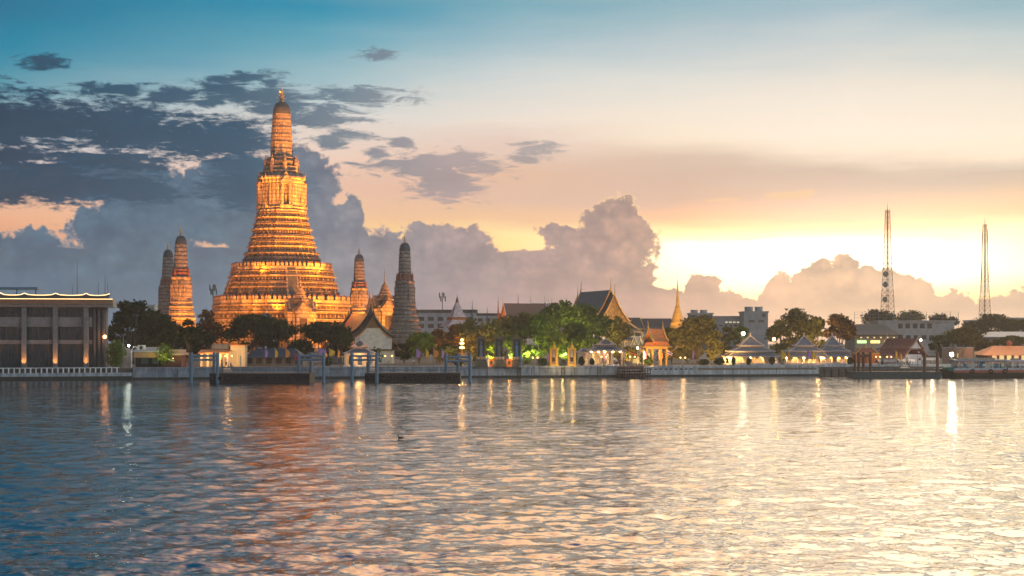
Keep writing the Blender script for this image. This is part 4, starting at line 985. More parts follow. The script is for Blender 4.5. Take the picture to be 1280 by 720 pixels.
# ------------------------------------------------------------------ temple halls and pavilions
M_, P_ = MATS['mould'], MATS['porcelain']
def mondop(px, Y, rz, label, w, H, pxs, lit=M_, spire=gilt, wing=1.55):
    """cross-plan porch building with four gabled wings and a spire"""
    t = empty('mondop', (X_(px, Y), Y, GZ), rz, label, 'shrine'); hb = H * .18; hw = H * .52
    b = MB(); tiers(b, 0, hb, w * 1.9, w * 1.75, 3, .05, .5); b.build('plinth', lit, t)
    c = MB(); c.bb(-w, w, -w, w, hb + .01, hw * 1.12); c.build('wall', lit, t)
    for q in range(4):
        a = q * math.pi / 2; ca, sa = math.cos(a), math.sin(a)
        def tr(mb): mb.v = [(x * ca - y * sa, x * sa + y * ca, z) for x, y, z in mb.v]; return mb
        g = MB()
        for s in (-1, 1): g.bb(s * w * .75, s * w * .42, -w * wing, -w - .01, hb + .01, hw)
        g.bb(-w * .41, w * .41, -w * wing, -w - .01, hw * .9, hw); g.bb(-w * .9, w * .9, -w * wing * 1.03, -w - .012, hw + .005, hw * 1.05); wo = tr(g).build('porch', lit, t)
        d = MB(); d.bb(-w * .41, w * .41, -w * wing * .93, -w * wing * .9, hb, hw * .9 - .01); tr(d).build('doorway', niche_dark, wo)
        for k in range(2):
            r = MB(); y0 = -w * (wing * 1.06 - .28 * k); z0 = hw * 1.05 + k * w * .35; gable(r, w * (.85 - .12 * k), y0, 0, z0, z0 + w * 1.15, th=.12, curve=.1)
            ro = tr(r).build('wing_roof', slate, t)
            p = MB(); p.slab([(-w * .8, y0 + .1, z0), (w * .8, y0 + .1, z0), (0, y0 + .1, z0 + w * 1.05)], .15, (0, 1, 0)); tr(p).build('pediment', lit, ro)
            e = MB(); barge(e, w * (.85 - .12 * k), y0, z0, z0 + w * 1.15, .1, .1, hs=w * .28); tr(e).build('bargeboards', lit, ro)
    s = MB(); zc = hw * 1.12 + w * .6; n = 6
    rings = []
    for i in range(n):
        f = i / n; ww = w * (.95 - .72 * f); z = zc + (H - zc) * .5 * f; h = (H - zc) * .5 / n
        rings += [ring(redent(ww), z), ring(redent(ww), z + h * .3), ring(redent(ww * .8), z + h * .4), ring(redent(ww * .75), z + h * .98)]
    s.loft(rings); s.lathe([(w * .16, 0), (w * .2, .2), (w * .1, .4), (w * .13, .9), (w * .06, 1.4), (w * .07, 2), (.02, (H - zc) * .52)], (0, 0, zc + (H - zc) * .49), 8)
    s.build('spire', lit if spire is None else spire, t); return t
mondop(375.5, 423, R(20), 'narrow gabled porch shrine before the great prang stairway', 2.6, Z_(341, 423) - GZ, 0, spire=None)
mondop(481, 448, R(20), 'slim golden spired shrine between the chapel and the pale prang', 2.7, Z_(335.5, 448) - GZ, 0, spire=None)

# riverside chapel with dark gable
chapel = thai_hall('chapel', (X_(467, 340), 340, GZ), R(20), 'chapel with dark steep gable and white pediment behind the ornate gate', 'chapel', 7.2, 24, 3.2, Z_(391, 340) - GZ,
          white_p, orange_tile, pm('black_lacquer_trim', (.025, .022, .025), .4), pm('shaded_white_plaster', (.40, .42, .45), .85), 2, False, hs=.9, curve=.14, bt=3.2)  # shade on the white pediment and front wall is put into this grey
spot((X_(424, 362), 362, GZ + 15), (X_(452, 352), 352, GZ + 8), (1, .30, .03), 3000, 80)
spot((X_(478, 430), 430, GZ + 2), (X_(481, 448), 448, GZ + 13), (1, .33, .03), 60000, 70)
g = MB(); zr = Z_(391, 340) - GZ; z0 = 3.2 + (zr - 3.2) * .38 - (zr - 3.2) * .08; top = zr - (zr - 3.2) * .12
g.slab([(-2.9, .3, z0 + (top - z0) * .5), (2.9, .3, z0 + (top - z0) * .5), (0, .3, top - .1)], .25, (0, 1, 0)); g.build('tympanum', pm('dark_gilded_carving', (.10, .06, .025), .5, scale=6, var=.4), chapel)
g = MB(); g.bb(-6.2, 6.2, -.6, .4, 3.0, 3.3); g.build('eave_board', dark_wood, chapel)
g = MB(); g.bb(-4.3, 4.3, -.1, .95, 0, z0); g.build('front_wall', pm('shaded_white_plaster', (.40, .42, .45), .85), chapel)

thai_hall('white_hall', (X_(462, 470), 470, GZ), R(-50), 'white gabled hall with red trimmed roof behind the chapel', 'temple hall', 4.5, 10, 9, Z_(371, 470) - GZ, white_p, pm('white_glazed_tile', (.55, .53, .52), .6), red_tile, white_p, 1, False, hs=1.0)

# ornate gate pavilion at the second pontoon
def ornate_gate(px, Y, k, label, base, wide, rz=0):
    pink = pm('pink_ornate_plaster', (.60, .44, .38), .75, scale=3, bump=.03)
    t = sala('ornate_pavilion', (X_(px, Y), Y, GZ), rz, label, 'pavilion', [(wide, base, base + 1.35 * k, wide * .42)], base - .4, .8, 4, 2, cream, pm('blue_grey_tile', (.13, .155, .19), .5, scale=4), pink, back=False)
    z = base + 1.35 * k; b = MB(); b.bb(-wide * .42, wide * .42, -wide * .34, wide * .34, z - .2, z + .8 * k); b.build('upper_storey', pink, t)
    b = MB(); rg = hip_roof(b, wide * .55, wide * .45, wide * .06, wide * .06, z + .8 * k + .01, z + 2.9 * k, .2); r = b.build('upper_roof', pm('brown_grey_tile', (.19, .15, .14), .6, scale=4), t)
    rb = MB(); ridges(rb, rg, .16 * k)
    for q in range(4):
        a = q * math.pi / 2 + math.pi / 4
        for rr, zz in ((wide * .66, .75), (wide * .45, 1.3), (wide * .25, 2.0)): rb.ball((math.cos(a) * rr, math.sin(a) * rr * .85, z + zz * k), .26 * k, 6, 4)
    rb.lathe([(.5 * k, 0), (.3 * k, .3 * k), (.42 * k, .5 * k), (.1 * k, .9 * k), (.02, 1.35 * k)], (0, 0, z + 2.8 * k), 8); rb.build('crest', pink, r)
    g = MB()
    for s in (-1, 1): g.slab([(s * wide * .1, -wide * .5, z + .8 * k), (s * wide * .55, -wide * .5, z + .8 * k), (s * wide * .32, -wide * .5, z + 2.0 * k)], .15, (0, 1, 0))
    g.build('gable_ornament', pink, t); return t
og = ornate_gate(450, 303, .6, 'small ornate pink gate pavilion with crested roof behind the third mooring pier', 2.8, 3.1)
lamp_light((X_(450, 303), 299.5, GZ + 2.2), WARM, 260); lamp_light((X_(453, 303), 303.0, GZ + 2.2), WARM, 260)
og2 = ornate_gate(757, 312, .52, 'wide white waterside pavilion with crested pink roof turret, lit warm', 3.35, 4.1)
wing = sala('side_pavilion', (X_(741, 314), 314, GZ), 0, 'low grey roofed wing on the left of the crested white pavilion', 'pavilion', [(3.4, 2.9, 3.7, 2.2)], 2.6, .8, 5, 2, white_p, back=True)
aw = MB(); aw.add([(0, 0, 4.0), (2.6, 0, 3.0), (2.6, 4, 3.0), (0, 4, 4.0), (0, 0, 3.85), (2.6, 0, 2.85), (2.6, 4, 2.85), (0, 4, 3.85)], [(0, 1, 2, 3), (7, 6, 5, 4), (0, 4, 5, 1), (1, 5, 6, 2), (2, 6, 7, 3), (3, 7, 4, 0)])
aw.v = [(x + 3.9, y - 3, z - .6) for x, y, z in aw.v]; aw.build('awning', pm('red_canvas', (.5, .10, .05), .8), og2)
for px in (738, 747, 755, 765, 774): wash((X_(px, 312), 308.9, GZ + 3.0), WARM, 900, (0, .8, -.5))

# ordination hall, viharn
ped_gold = pm('gilded_carved_pediment', (.42, .26, .08), .45, .3, scale=5, var=.42, bump=.06)
thai_hall('ordination_hall', (X_(768, 400), 400, GZ), R(20), 'grand hall with gilded pediment and horned gables above the trees', 'temple hall', 9.2, 26, 6.5, Z_(362, 400) - GZ, white_p, pm('grey_green_glazed_tile', (.17, .17, .18), .5, scale=3), gold_paint, ped_gold, 2, True, 6, hs=1.35, windows=5, gf=.5)
spot((X_(780, 385), 380, GZ + 4), (X_(768, 400), 400, GZ + 14), (1, .5, .14), 22000, 60)
thai_hall('prayer_hall', (X_(629, 430), 430, GZ), R(-66), 'brown roofed hall with an orange lit gable at its left end', 'temple hall', 5.2, 13.5, 8, Z_(379, 430) - GZ, white_p, pm('brown_glazed_tile', (.16, .09, .07), .5, scale=3), ridge_m, pm('orange_gable_carving', (.6, .3, .15), .6), 1, False, hs=1.0)
spot((X_(612, 420), 420, GZ + 5), (X_(629, 430), 430, GZ + 13), (1, .35, .08), 12000, 50)
thai_hall('pale_hall', (X_(664, 450), 450, GZ), R(-80), 'pale grey roofed hall right of the brown roofed one', 'temple hall', 5.0, 6.5, 8, Z_(379, 450) - GZ, white_p, pm('pale_glazed_tile', (.42, .38, .38), .5, scale=3), ridge_m, white_p, 1, False, hs=1.0)
for i, (px, top, w, lab) in enumerate(((789, 397, 11, 'dark roofed side hall just right of the ordination hall'), (818, 398, 20, 'long dark brown roof behind the golden gate hall'))):
    Y = 440; t = empty('side_hall', (X_(px, Y), Y, GZ), 0, lab, 'temple hall'); H = Z_(top, Y) - GZ; W = m_(w, Y) * 1.4
    b = MB(); b.bb(-W * .85, W * .85, -4, 4, 0, H - 3.2); b.build('wall', white_p, t); b = MB(); rg = hip_roof(b, W, 5.5, W * .72, .2, H - 3.3, H); r = b.build('roof', pm('dark_brown_tile', (.09, .075, .075), .6, scale=3), t); rb = MB(); ridges(rb, rg, .12); rb.build('roof_ridges', gold_paint, r)
# small white-ridged roofs in front of the ordination hall
for px, top, lab in ((793, 420, 'little white ridged temple roof below the ordination hall'), (801, 424, 'second little white ridged roof beside the golden gate hall')):
    thai_hall('gate_chapel', (X_(px, 345), 345, GZ), R(-40), lab, 'shrine', 1.6, 3.2, 2.8, Z_(top, 345) - GZ, white_p, grey_tile, white_p, white_p, 1, False, hs=.5)

# golden gate hall
def golden_gate():
    Y = 320; t = empty('gate_hall', (X_(820, Y), Y, GZ), 0, 'golden gate hall with orange roof and horned gables on the river wall', 'gate hall')
    z = lambda py: Z_(py, Y) - GZ
    rz = R(-72); c, s = math.cos(rz), math.sin(rz)
    def tr(mb): mb.v = [(x * c - y * s, x * s + y * c, zz) for x, y, zz in mb.v]; return mb
    yl = m_(10, Y)
    r = MB(); gable(r, 2.6, -yl, yl, z(427), z(411), curve=.16); ro = tr(r).build('roof', orange_tile, t)
    for y in (-yl, yl): e = MB(); barge(e, 2.6, y, z(427), z(411), .16, .16, hs=.75); tr(e).build('bargeboard', gold_paint, ro)
    p = MB(); p.slab([(-2.4, -yl + .3, z(427)), (2.4, -yl + .3, z(427)), (0, -yl + .3, z(412))], .2, (0, 1, 0)); tr(p).build('pediment', gold_paint, t)
    k = MB(); rg = hip_roof(k, m_(18, Y), 2.9, m_(13, Y), 2.2, z(433.5), z(427.5), .1); k.build('skirt_roof', orange_tile, t)
    f = MB(); f.tube([*rg[0], rg[0][0]], .18, 5); f.build('eave_trim', gold_paint, t)
    b = MB(); b.bb(-2.3, 2.3, -1.7, 1.7, z(436), z(433.6)); b.build('frieze', gold_paint, t)
    for x in (-2.1, -.9, .9, 2.1):
        for y in (-1.5, 1.5):
            q = MB(); q.bb(x - .2, x + .2, y - .2, y + .2, 0, z(436.05)); q.build('column', gold_paint, t)
    for s_ in (-1, 1):
        q = MB(); q.tube([(s_ * 2.2, -1.6, z(446)), (s_ * 2.9, -2, z(440)), (s_ * 4.4, -2.4, z(434))], .2, 5, .12); q.build('bracket', gold_paint, t)
golden_gate()
spot((X_(812, 306), 308, GZ + 1), (X_(820, 320), 320, GZ + 5), (1, .5, .14), 6500, 90); spot((X_(795, 306), 310, GZ + 1), (X_(816, 320), 320, GZ + 6), (1, .5, .14), 3000, 90)

# golden chedi
def chedi():
    Y = 420; z = lambda py: Z_(py, Y) - GZ; t = empty('chedi', (X_(847, Y), Y, GZ), 0, 'golden needle spired chedi rising behind the trees', 'chedi')
    b = MB(); b.loft([ring(redent(2.6), 0), ring(redent(2.6), z(412)), ring(redent(2.2), z(411)), ring(redent(2.0), z(404))]); b.build('base', gold_paint, t)
    b = MB(); b.lathe([(2.0, z(404)), (1.9, z(402)), (1.6, z(401.5)), (1.75, z(399)), (1.45, z(398)), (1.6, z(396.5)), (1.35, z(395)), (1.3, z(393)), (1.0, z(389)), (.75, z(386)), (.8, z(384)), (.55, z(383))], n=16); b.build('bell', gold_paint, t, True)
    b = MB(); pr = []; n = 12
    for i in range(n): f = i / n; zz = z(383) + (z(346) - z(383)) * f * .9; r = .55 * (1 - f) ** 1.1 + .06; pr += [(r, zz), (r * .78, zz + .3)]
    b.lathe(pr + [(.02, z(346))], n=10); b.build('spire', gold_paint, t)
chedi(); spot((X_(842, 405), 405, GZ + 8), (X_(847, 420), 420, GZ + 17), (1, .5, .12), 14000, 60)

# white concave spire roof left of the prayer hall
def white_spire():
    Y = 420; z = lambda py: Z_(py, Y) - GZ; u = lambda p: m_(p, Y); t = empty('bell_pavilion', (X_(571.5, Y), Y, GZ), R(20), 'pavilion with concave pale pink roof rising to a red gold tip', 'pavilion')
    pk = pm('pink_white_plaster', (.62, .48, .46), .7, scale=1)
    b = MB(); b.bb(-u(9), u(9), -u(9), u(9), 0, z(407)); b.build('wall', pk, t)
    b = MB(); hip_roof(b, u(18), u(18), u(9), u(9), z(407.5), z(400), .15); b.build('lower_roof', pk, t)
    b = MB(); hip_roof(b, u(11.5), u(11.5), u(1), u(1), z(396), z(377), .55, 9); r = b.build('upper_roof', pk, t)
    f = MB(); f.bb(-u(9.2), u(9.2), -u(9.2), u(9.2), z(400) + .01, z(396) - .16); f.build('frieze', orange_tile, t)
    f = MB(); f.lathe([(.55, 0), (.35, .6), (.4, .8), (.1, 1.6), (.02, 2.4)], (0, 0, z(378)), 8); f.build('tip', red_tile, r)
white_spire()
for px, top, Y, lab in ((590.3, 374, 440, 'thin dark spire just left of the middle rooftops'), (609, 382.5, 450, 'shorter thin spire on the long apartment roofline'), (622.7, 370, 430, 'tall thin reddish spire left of the brown roofed hall'), (647.7, 367, 440, 'thin spire above the brown roofed hall ridge')):
    t = empty('slender_spire', (X_(px, Y), Y, GZ), 0, lab, 'spire'); H = Z_(top, Y) - GZ; b = MB(); b.loft([ring(redent(1.3), 0), ring(redent(1.1), H * .35), ring(redent(.6), H * .45)]); b.build('base', P_, t)
    b = MB(); b.lathe([(.55, H * .45), (.5, H * .55), (.3, H * .62), (.33, H * .66), (.16, H * .8), (.02, H)], n=8); b.build('shaft', rust if px == 622.7 else slate, t)

# the three tiered grey pavilions and their smaller neighbours
GP = 'tiered grey roofed riverside pavilions'
def grey_pav(px, Y, label, w0, z_, tops):
    t = sala('pavilion', (X_(px, Y), Y, GZ), 0, label, 'pavilion', tops, z_, .75, 8, 2, cream, group=GP); return t
def zz3(py, Y): return Z_(py, Y) - GZ
for px, Y, hw, lab in ((938, 330, 33, 'widest grey tiered pavilion under the brilliant white floodlight'), (1005, 334, 28, 'middle grey tiered pavilion, second of three, with flags before it'), (1040, 341, 24, 'rightmost grey tiered pavilion beside the orange tinted tree')):
    u = lambda p: m_(p, Y); z = lambda py: zz3(py, Y)
    grey_pav(px, Y, lab, 0, z(446.5), [(u(hw), z(445.5), z(440.5), u(hw * .74)), (u(hw * .85), z(439), z(433.8), u(hw * .42)), (u(hw * .49), z(431.8), z(420.5), u(hw * .03))])
    n = 5
    for i in range(n): wash((X_(px - hw * .78 + hw * 1.56 * i / (n - 1), Y - 4), Y - u(hw) * .735, Z_(446.8, Y)), WARM, 420, (0, .7, -.7))
lamp_light((X_(1020, 330), 328, GZ + 3), WARM, 250)
def red_pav():
    Y = 327; u = lambda p: m_(p, Y); z = lambda py: Z_(py, Y) - GZ
    t = sala('red_pavilion', (X_(1082, Y), Y, GZ), 0, 'small red roofed pavilion with orange wall behind the brown mooring pier', 'pavilion', [(u(15.5), z(441.5), z(434.8), u(7))], z(443), .6, 5, 2, pm('orange_painted_wall', (.6, .2, .05), .7), red_tile, gold_paint)
    lamp_light((X_(1078, Y), Y - 2.2, z(445)), WARM, 250); lamp_light((X_(1088, Y), Y - 2.2, z(445)), WARM, 250)
red_pav()
sala('grey_pavilion', (X_(1106, 345), 345, GZ), 0, 'low dark grey hip roof between red pavilion and gabled river hall', 'pavilion', [(m_(17, 345), zz3(442, 345), zz3(431.5, 345), .4)], zz3(443.5, 345), .8, 5, 2, cream, pm('dark_grey_tile', (.10, .11, .12), .6), grey_tile)
def river_hall():
    Y = 332; z = lambda py: Z_(py, Y) - GZ
    thai_hall('river_hall', (X_(1147, Y), Y, GZ), R(38), 'white gabled hall with red roof behind the right pontoon', 'temple hall', 4.0, 8.5, 2.2, z(423), white_p, red_tile, ridge_m, white_p, 1, False, hs=.6)
river_hall()
lamp_light((X_(1135, 325), 325, GZ + 2.6), WARM, 300)
lamp_light((X_(1160, 325), 322, GZ + 2.4), (1, .8, .5), 220)
# string of stall canopies below the gabled river hall
def canopy(px0, px1, Y, top, lab, mat, n=4):
    t = empty('canopy', (X_(px0, Y), Y, GZ), 0, lab, 'canopy'); L = m_(px1 - px0, Y); z = Z_(top, Y) - GZ
    c = MB(); c.add([(0, 0, z - .5), (L, 0, z - .5), (L, 1.5, z), (0, 1.5, z), (0, 3, z - .5), (L, 3, z - .5), (0, 0, z - .6), (L, 0, z - .6), (L, 1.5, z - .1), (0, 1.5, z - .1), (0, 3, z - .6), (L, 3, z - .6)],
              [(0, 1, 2, 3), (3, 2, 5, 4), (9, 8, 7, 6), (10, 11, 8, 9), (0, 6, 7, 1), (4, 5, 11, 10), (0, 3, 9, 6), (3, 4, 10, 9), (1, 7, 8, 2), (2, 8, 11, 5)]); c.build('roof', mat, t)
    for i in range(n):
        for y in (.1, 2.9): p = MB(); p.tube([(L * i / (n - 1), y, 0), (L * i / (n - 1), y, z - .55)], .06, 5); p.build('post', pole_m, t)
canopy(1098, 1122, 321, 449.5, 'flat grey stall canopy right of the red pavilion', grey_tile)
canopy(1124, 1145, 322, 449, 'pale boat landing canopy under the gabled river hall', white_p)
canopy(1152, 1176, 323, 447, 'thin canopy between the two stout brown posts', grey_tile)

# portrait shrines on the wall
def portrait_shrine(px, figc, label):
    Y = 303 + (px - 600) * .03; u = lambda p: m_(p, Y); z = lambda py: Z_(py, Y) - GZ
    t = empty('portrait_shrine', (X_(px, Y), Y, GZ), 0, label, 'shrine', 'portrait shrines on the river wall'); fm = pm('brown_gilt_frame', (.13, .10, .06), .5, .2, scale=4)
    b = MB(); b.loft([[(-w, -1.2, zz), (w, -1.2, zz), (w, 1.2, zz), (-w, 1.2, zz)] for w, zz in ((u(8.5), 0), (u(8), z(452)), (u(6.6), z(451)), (u(6.6), z(449.5)))]); b.build('pedestal', pm('khaki_cloth_plinth', (.16, .135, .09), .8), t)
    zb, zt = z(449), z(424)
    f = MB()
    for s in (-1, 1): f.bb(s * u(5.6), s * u(4.3), -.35, .2, zb, zt)
    f.bb(-u(6), u(6), -.4, .2, zt + .003, zt + .35); f.bb(-u(5.8), u(5.8), -.4, .2, zb - .25, zb - .003)
    f.loft([[(-w, -.25, zz), (w, -.25, zz), (w, .05, zz), (-w, .05, zz)] for w, zz in ((u(4.6), zt + .36), (u(3.4), zt + .55), (u(1.6), zt + .65), (u(1.1), zt + 1.0), (.02, zt + 1.35))]); fo = f.build('frame', fm, t)
    p = MB(); p.bb(-u(4.25), u(4.25), -.05, .1, zb, zt); p.build('picture', pm('dark_portrait_ground', (.03, .045, .05), .5, var=.3), t)
    g = MB(); h = zt - zb; g.lathe([(u(1.9), h * .08), (u(2.1), h * .2), (u(1.5), h * .45), (u(1.9), h * .6), (u(1.6), h * .68), (u(.6), h * .72), (u(.9), h * .78), (u(.8), h * .84), (u(.3), h * .9)], (0, -.1, zb), 10, 1, .25)
    g.build('painted_figure', pm('figure_robe_' + figc[0], figc[1], .7), t)
    for k in range(6):
        q = MB(); xx = u(-5 + 2 * k); q.lathe([(.08, 0), (.2, .2), (.28, .45), (.1, .6)], (xx, -1.0, z(449.5)), 6); q.build('offering_bouquet', pm('marigold_offerings', (.7, .3, .05), .7, scale=6) if k % 2 == 0 else cream, t)
portrait_shrine(601.5, ('grey', (.17, .19, .24)), 'leftmost dark framed portrait shrine with grey figure'); portrait_shrine(623.7, ('olive', (.13, .15, .13)), 'middle dark framed portrait shrine with faint olive figure'); portrait_shrine(646, ('blue', (.08, .25, .36)), 'rightmost dark framed portrait shrine with bright blue figure')
def gold_frame(px, label, tall):
    Y = 307; u = lambda p: m_(p, Y); z = lambda py: Z_(py, Y) - GZ; t = empty('gilded_frame', (X_(px, Y), Y, GZ), R(-25) if px < 700 else 0, label, 'shrine'); gm = pm('yellow_gilt', (.85, .50, .06), .5, scale=4)
    f = MB()
    for s in (-1, 1): f.bb(s * u(5), s * u(3), -.25, .25, 0, z(437))
    f.bb(-u(5.4), u(5.4), -.3, .3, z(437) + .003, z(435)); f.lathe([(u(2.6), 0), (u(2), .5), (u(1), .7), (.03, 1.4)], (0, 0, z(435)), 8); f.bb(-u(5.4), u(5.4), -.4, .4, -.05, .45)
    f.build('frame', gm, t); p = MB(); p.bb(-u(2.9), u(2.9), -.05, .1, .46, z(437)); p.build('picture', pm('pale_portrait_ground', (.5, .33, .26), .6, var=.3), t)
    g = MB(); g.lathe([(u(1.6), 0), (u(1.2), .8), (u(1.3), 1.4), (u(.5), 1.6), (u(.7), 1.85), (.03, 2.15)], (0, -.08, .9), 8, 1, .2); g.build('painted_figure', cream, t)
    q = MB(); q.bb(-u(1.8), u(1.8), -.2, -.1, 1.0, 1.9); q.build('notice_panel', niche_dark, t)
gold_frame(692.5, 'left yellow gilded portrait frame, turned aside', 0); gold_frame(714.8, 'right yellow gilded portrait frame facing the river', 0)
for px in (690, 703, 716): lamp_light((X_(px, 306), 304.6, GZ + 1), (1, .6, .18), 120)
for px, lab in ((614, 'orange cabinet between the left and middle portrait shrines'), (636.5, 'orange cabinet between the middle and right portrait shrines')):
    Y = 303.5; t = empty('offering_cabinet', (X_(px, Y), Y, GZ), 0, lab, 'cabinet'); om = pm('orange_cabinet_paint', (.65, .2, .03), .6, emit=None)
    b = MB(); b.bb(-.55, .55, -.4, .4, 0, 1.55); b.bb(-.62, .62, -.45, .45, 1.553, 1.7); b.build('case', om, t); d = MB(); d.bb(-.25, .25, -.46, -.405, .5, 1.2); d.build('opening', niche_dark, t)
    lamp_light((X_(px, Y), Y - 1.3, GZ + 1.0), (1, .5, .12), 60)
def lantern_tree():
    Y = 306; t = empty('lantern_tower', (X_(577.5, Y), Y, GZ), 0, 'tiered golden lantern tower left of the portrait shrines', 'lantern'); z = Z_(436, Y) - GZ
    p = MB(); p.lathe([(.4, 0), (.3, .4), (.1, .6), (.08, z)], n=8); p.build('post', gold_paint, t)
    for k, (zz, r) in enumerate(((0, .55), (.9, .45), (1.6, .35))):
        g = MB(); g.lathe([(r * .6, 0), (r, .1), (r, .35), (r * .3, .55)], (0, 0, z + zz), 8); g.build('lantern', bulb_w, t)
    l = lamp_light((0, -1, z + 1), (1, .5, .15), 400); l.parent = t
lantern_tree()
for px, lab in ((588.5, 'white urn on a stand left of the first portrait shrine'), (609.7, 'white urn on a stand right of the first portrait shrine'), (651, 'small blue urn right of the third portrait shrine')):
    Y = 303; t = empty('urn', (X_(px, Y), Y, GZ), 0, lab, 'urn'); b = MB(); b.lathe([(.35, 0), (.3, .8), (.15, 1.0), (.38, 1.5), (.35, 1.9), (.12, 2.2), (.03, 2.9)], n=10); b.build('body', white_p if px < 650 else steel_blue, t)
    b = MB(); b.bb(-.4, .4, -.4, .4, -.02, .12); b.build('foot', cream, t)

# small houses on the left bank
def left_sheds():
    Y = 300; u = lambda p: m_(p, Y); z = lambda py: Z_(py, Y) - GZ
    t = empty('boathouse', (X_(167, Y), Y, GZ), 0, 'low grey riverside shed with tan awning left of the first mooring pier', 'shed'); L = u(32)
    b = MB(); b.bb(0, L, 1.5, 6, 0, z(438)); b.build('wall', niche_dark, t)
    b = MB(); b.add([(-.3, -.5, z(438) - .2), (L + .2, -.5, z(438) - .2), (L + .2, 6, z(434)), (-.3, 6, z(434)), (-.3, -.5, z(438) - .35), (L + .2, -.5, z(438) - .35), (L + .2, 6, z(434) - .15), (-.3, 6, z(434) - .15)], [(0, 1, 2, 3), (7, 6, 5, 4), (0, 4, 5, 1), (1, 5, 6, 2), (2, 6, 7, 3), (3, 7, 4, 0)]); b.build('roof', concrete, t)
    b = MB(); b.slab([(.2, -.45, z(438) - .4), (L, -.45, z(438) - .4), (L, -.9, z(447)), (.2, -.9, z(447))], .05); b.build('awning', pm('tan_canvas', (.33, .2, .09), .8), t)
    w = MB(); w.bb(1.2, 2.6, 1.2, 1.49, .6, 1.8); w.bb(3.5, 4.6, 1.2, 1.49, .6, 1.8); w.build('shutters', steel_blue, t)
    a = empty('air_conditioner', (X_(172.5, Y), Y + 3, Z_(434, Y) - .6), 0, 'boxy air conditioner on the riverside shed roof', 'air conditioner'); q = MB(); q.bb(-.7, .7, -.5, .5, 0, 1.0); q.build('casing', white_p, a); q = MB(); q.lathe([(.35, 0), (.35, .06)], n=12); q.v = [(x, -.5 - zz, y + .5) for x, y, zz in q.v]; q.build('fan_grille', niche_dark, a)
    t = empty('kiosk', (X_(201, Y), Y, GZ), 0, 'brown walled kiosk with pale roof under the left trees', 'kiosk'); L = u(25)
    b = MB(); b.bb(0, L, .5, 5, 0, z(444)); b.build('wall', pm('red_brown_panel', (.13, .045, .035), .7), t); b = MB(); b.bb(-.6, L + .4, -.2, 5.5, z(444) + .005, z(441)); b.bb(-.2, L, .3, 5, z(441), z(437)); b.build('roof', pm('pinkish_roof', (.35, .24, .2), .8), t)
    l = MB(); l.ball((L * .6, .3, z(448)), .12); l.build('lamp', bulb_w, t)
    t = empty('slide', (X_(197, 299), 299, GZ), 0, 'curved pale green chute in front of the kiosk', 'chute'); s = MB(); s.tube([(0, 0, z(438)), (.5, 0, z(443)), (1.8, 0, z(448)), (3.4, 0, z(451.5))], .13, 6); s.build('chute', pm('pale_green_plastic', (.35, .45, .33), .5), t); s = MB(); s.tube([(.1, .1, 0), (.1, .1, z(438))], .05, 5); s.build('post', pole_m, t)
    t = empty('arched_post', (X_(164.5, 296), 296, 1.4), 0, 'curved white arch post at the end of the promenade', 'post'); s = MB(); s.tube([(0, 0, 0), (0, 0, 4.2), (.4, 0, 4.9), (1.0, 0, 4.9), (1.3, 0, 4.3)], .12, 6); s.build('arch', white_p, t); s = MB(); s.lathe([(.25, 0), (.2, .3), (.14, .4)], n=8); s.build('foot', white_p, t)
    t = empty('post', (X_(154, 292), 292, 1.4), 0, 'tall grey pole beside the leafy bush at left', 'pole'); s = MB(); s.tube([(0, 0, 0), (0, 0, 7.2)], .13, 6, .1); s.build('pole', pole_m, t); s = MB(); s.tube([(0, 0, 7.2), (.3, 0, 7.4)], .1, 5); s.ball((.35, 0, 7.35), .18); s.build('camera_head', pole_m, t)
left_sheds()
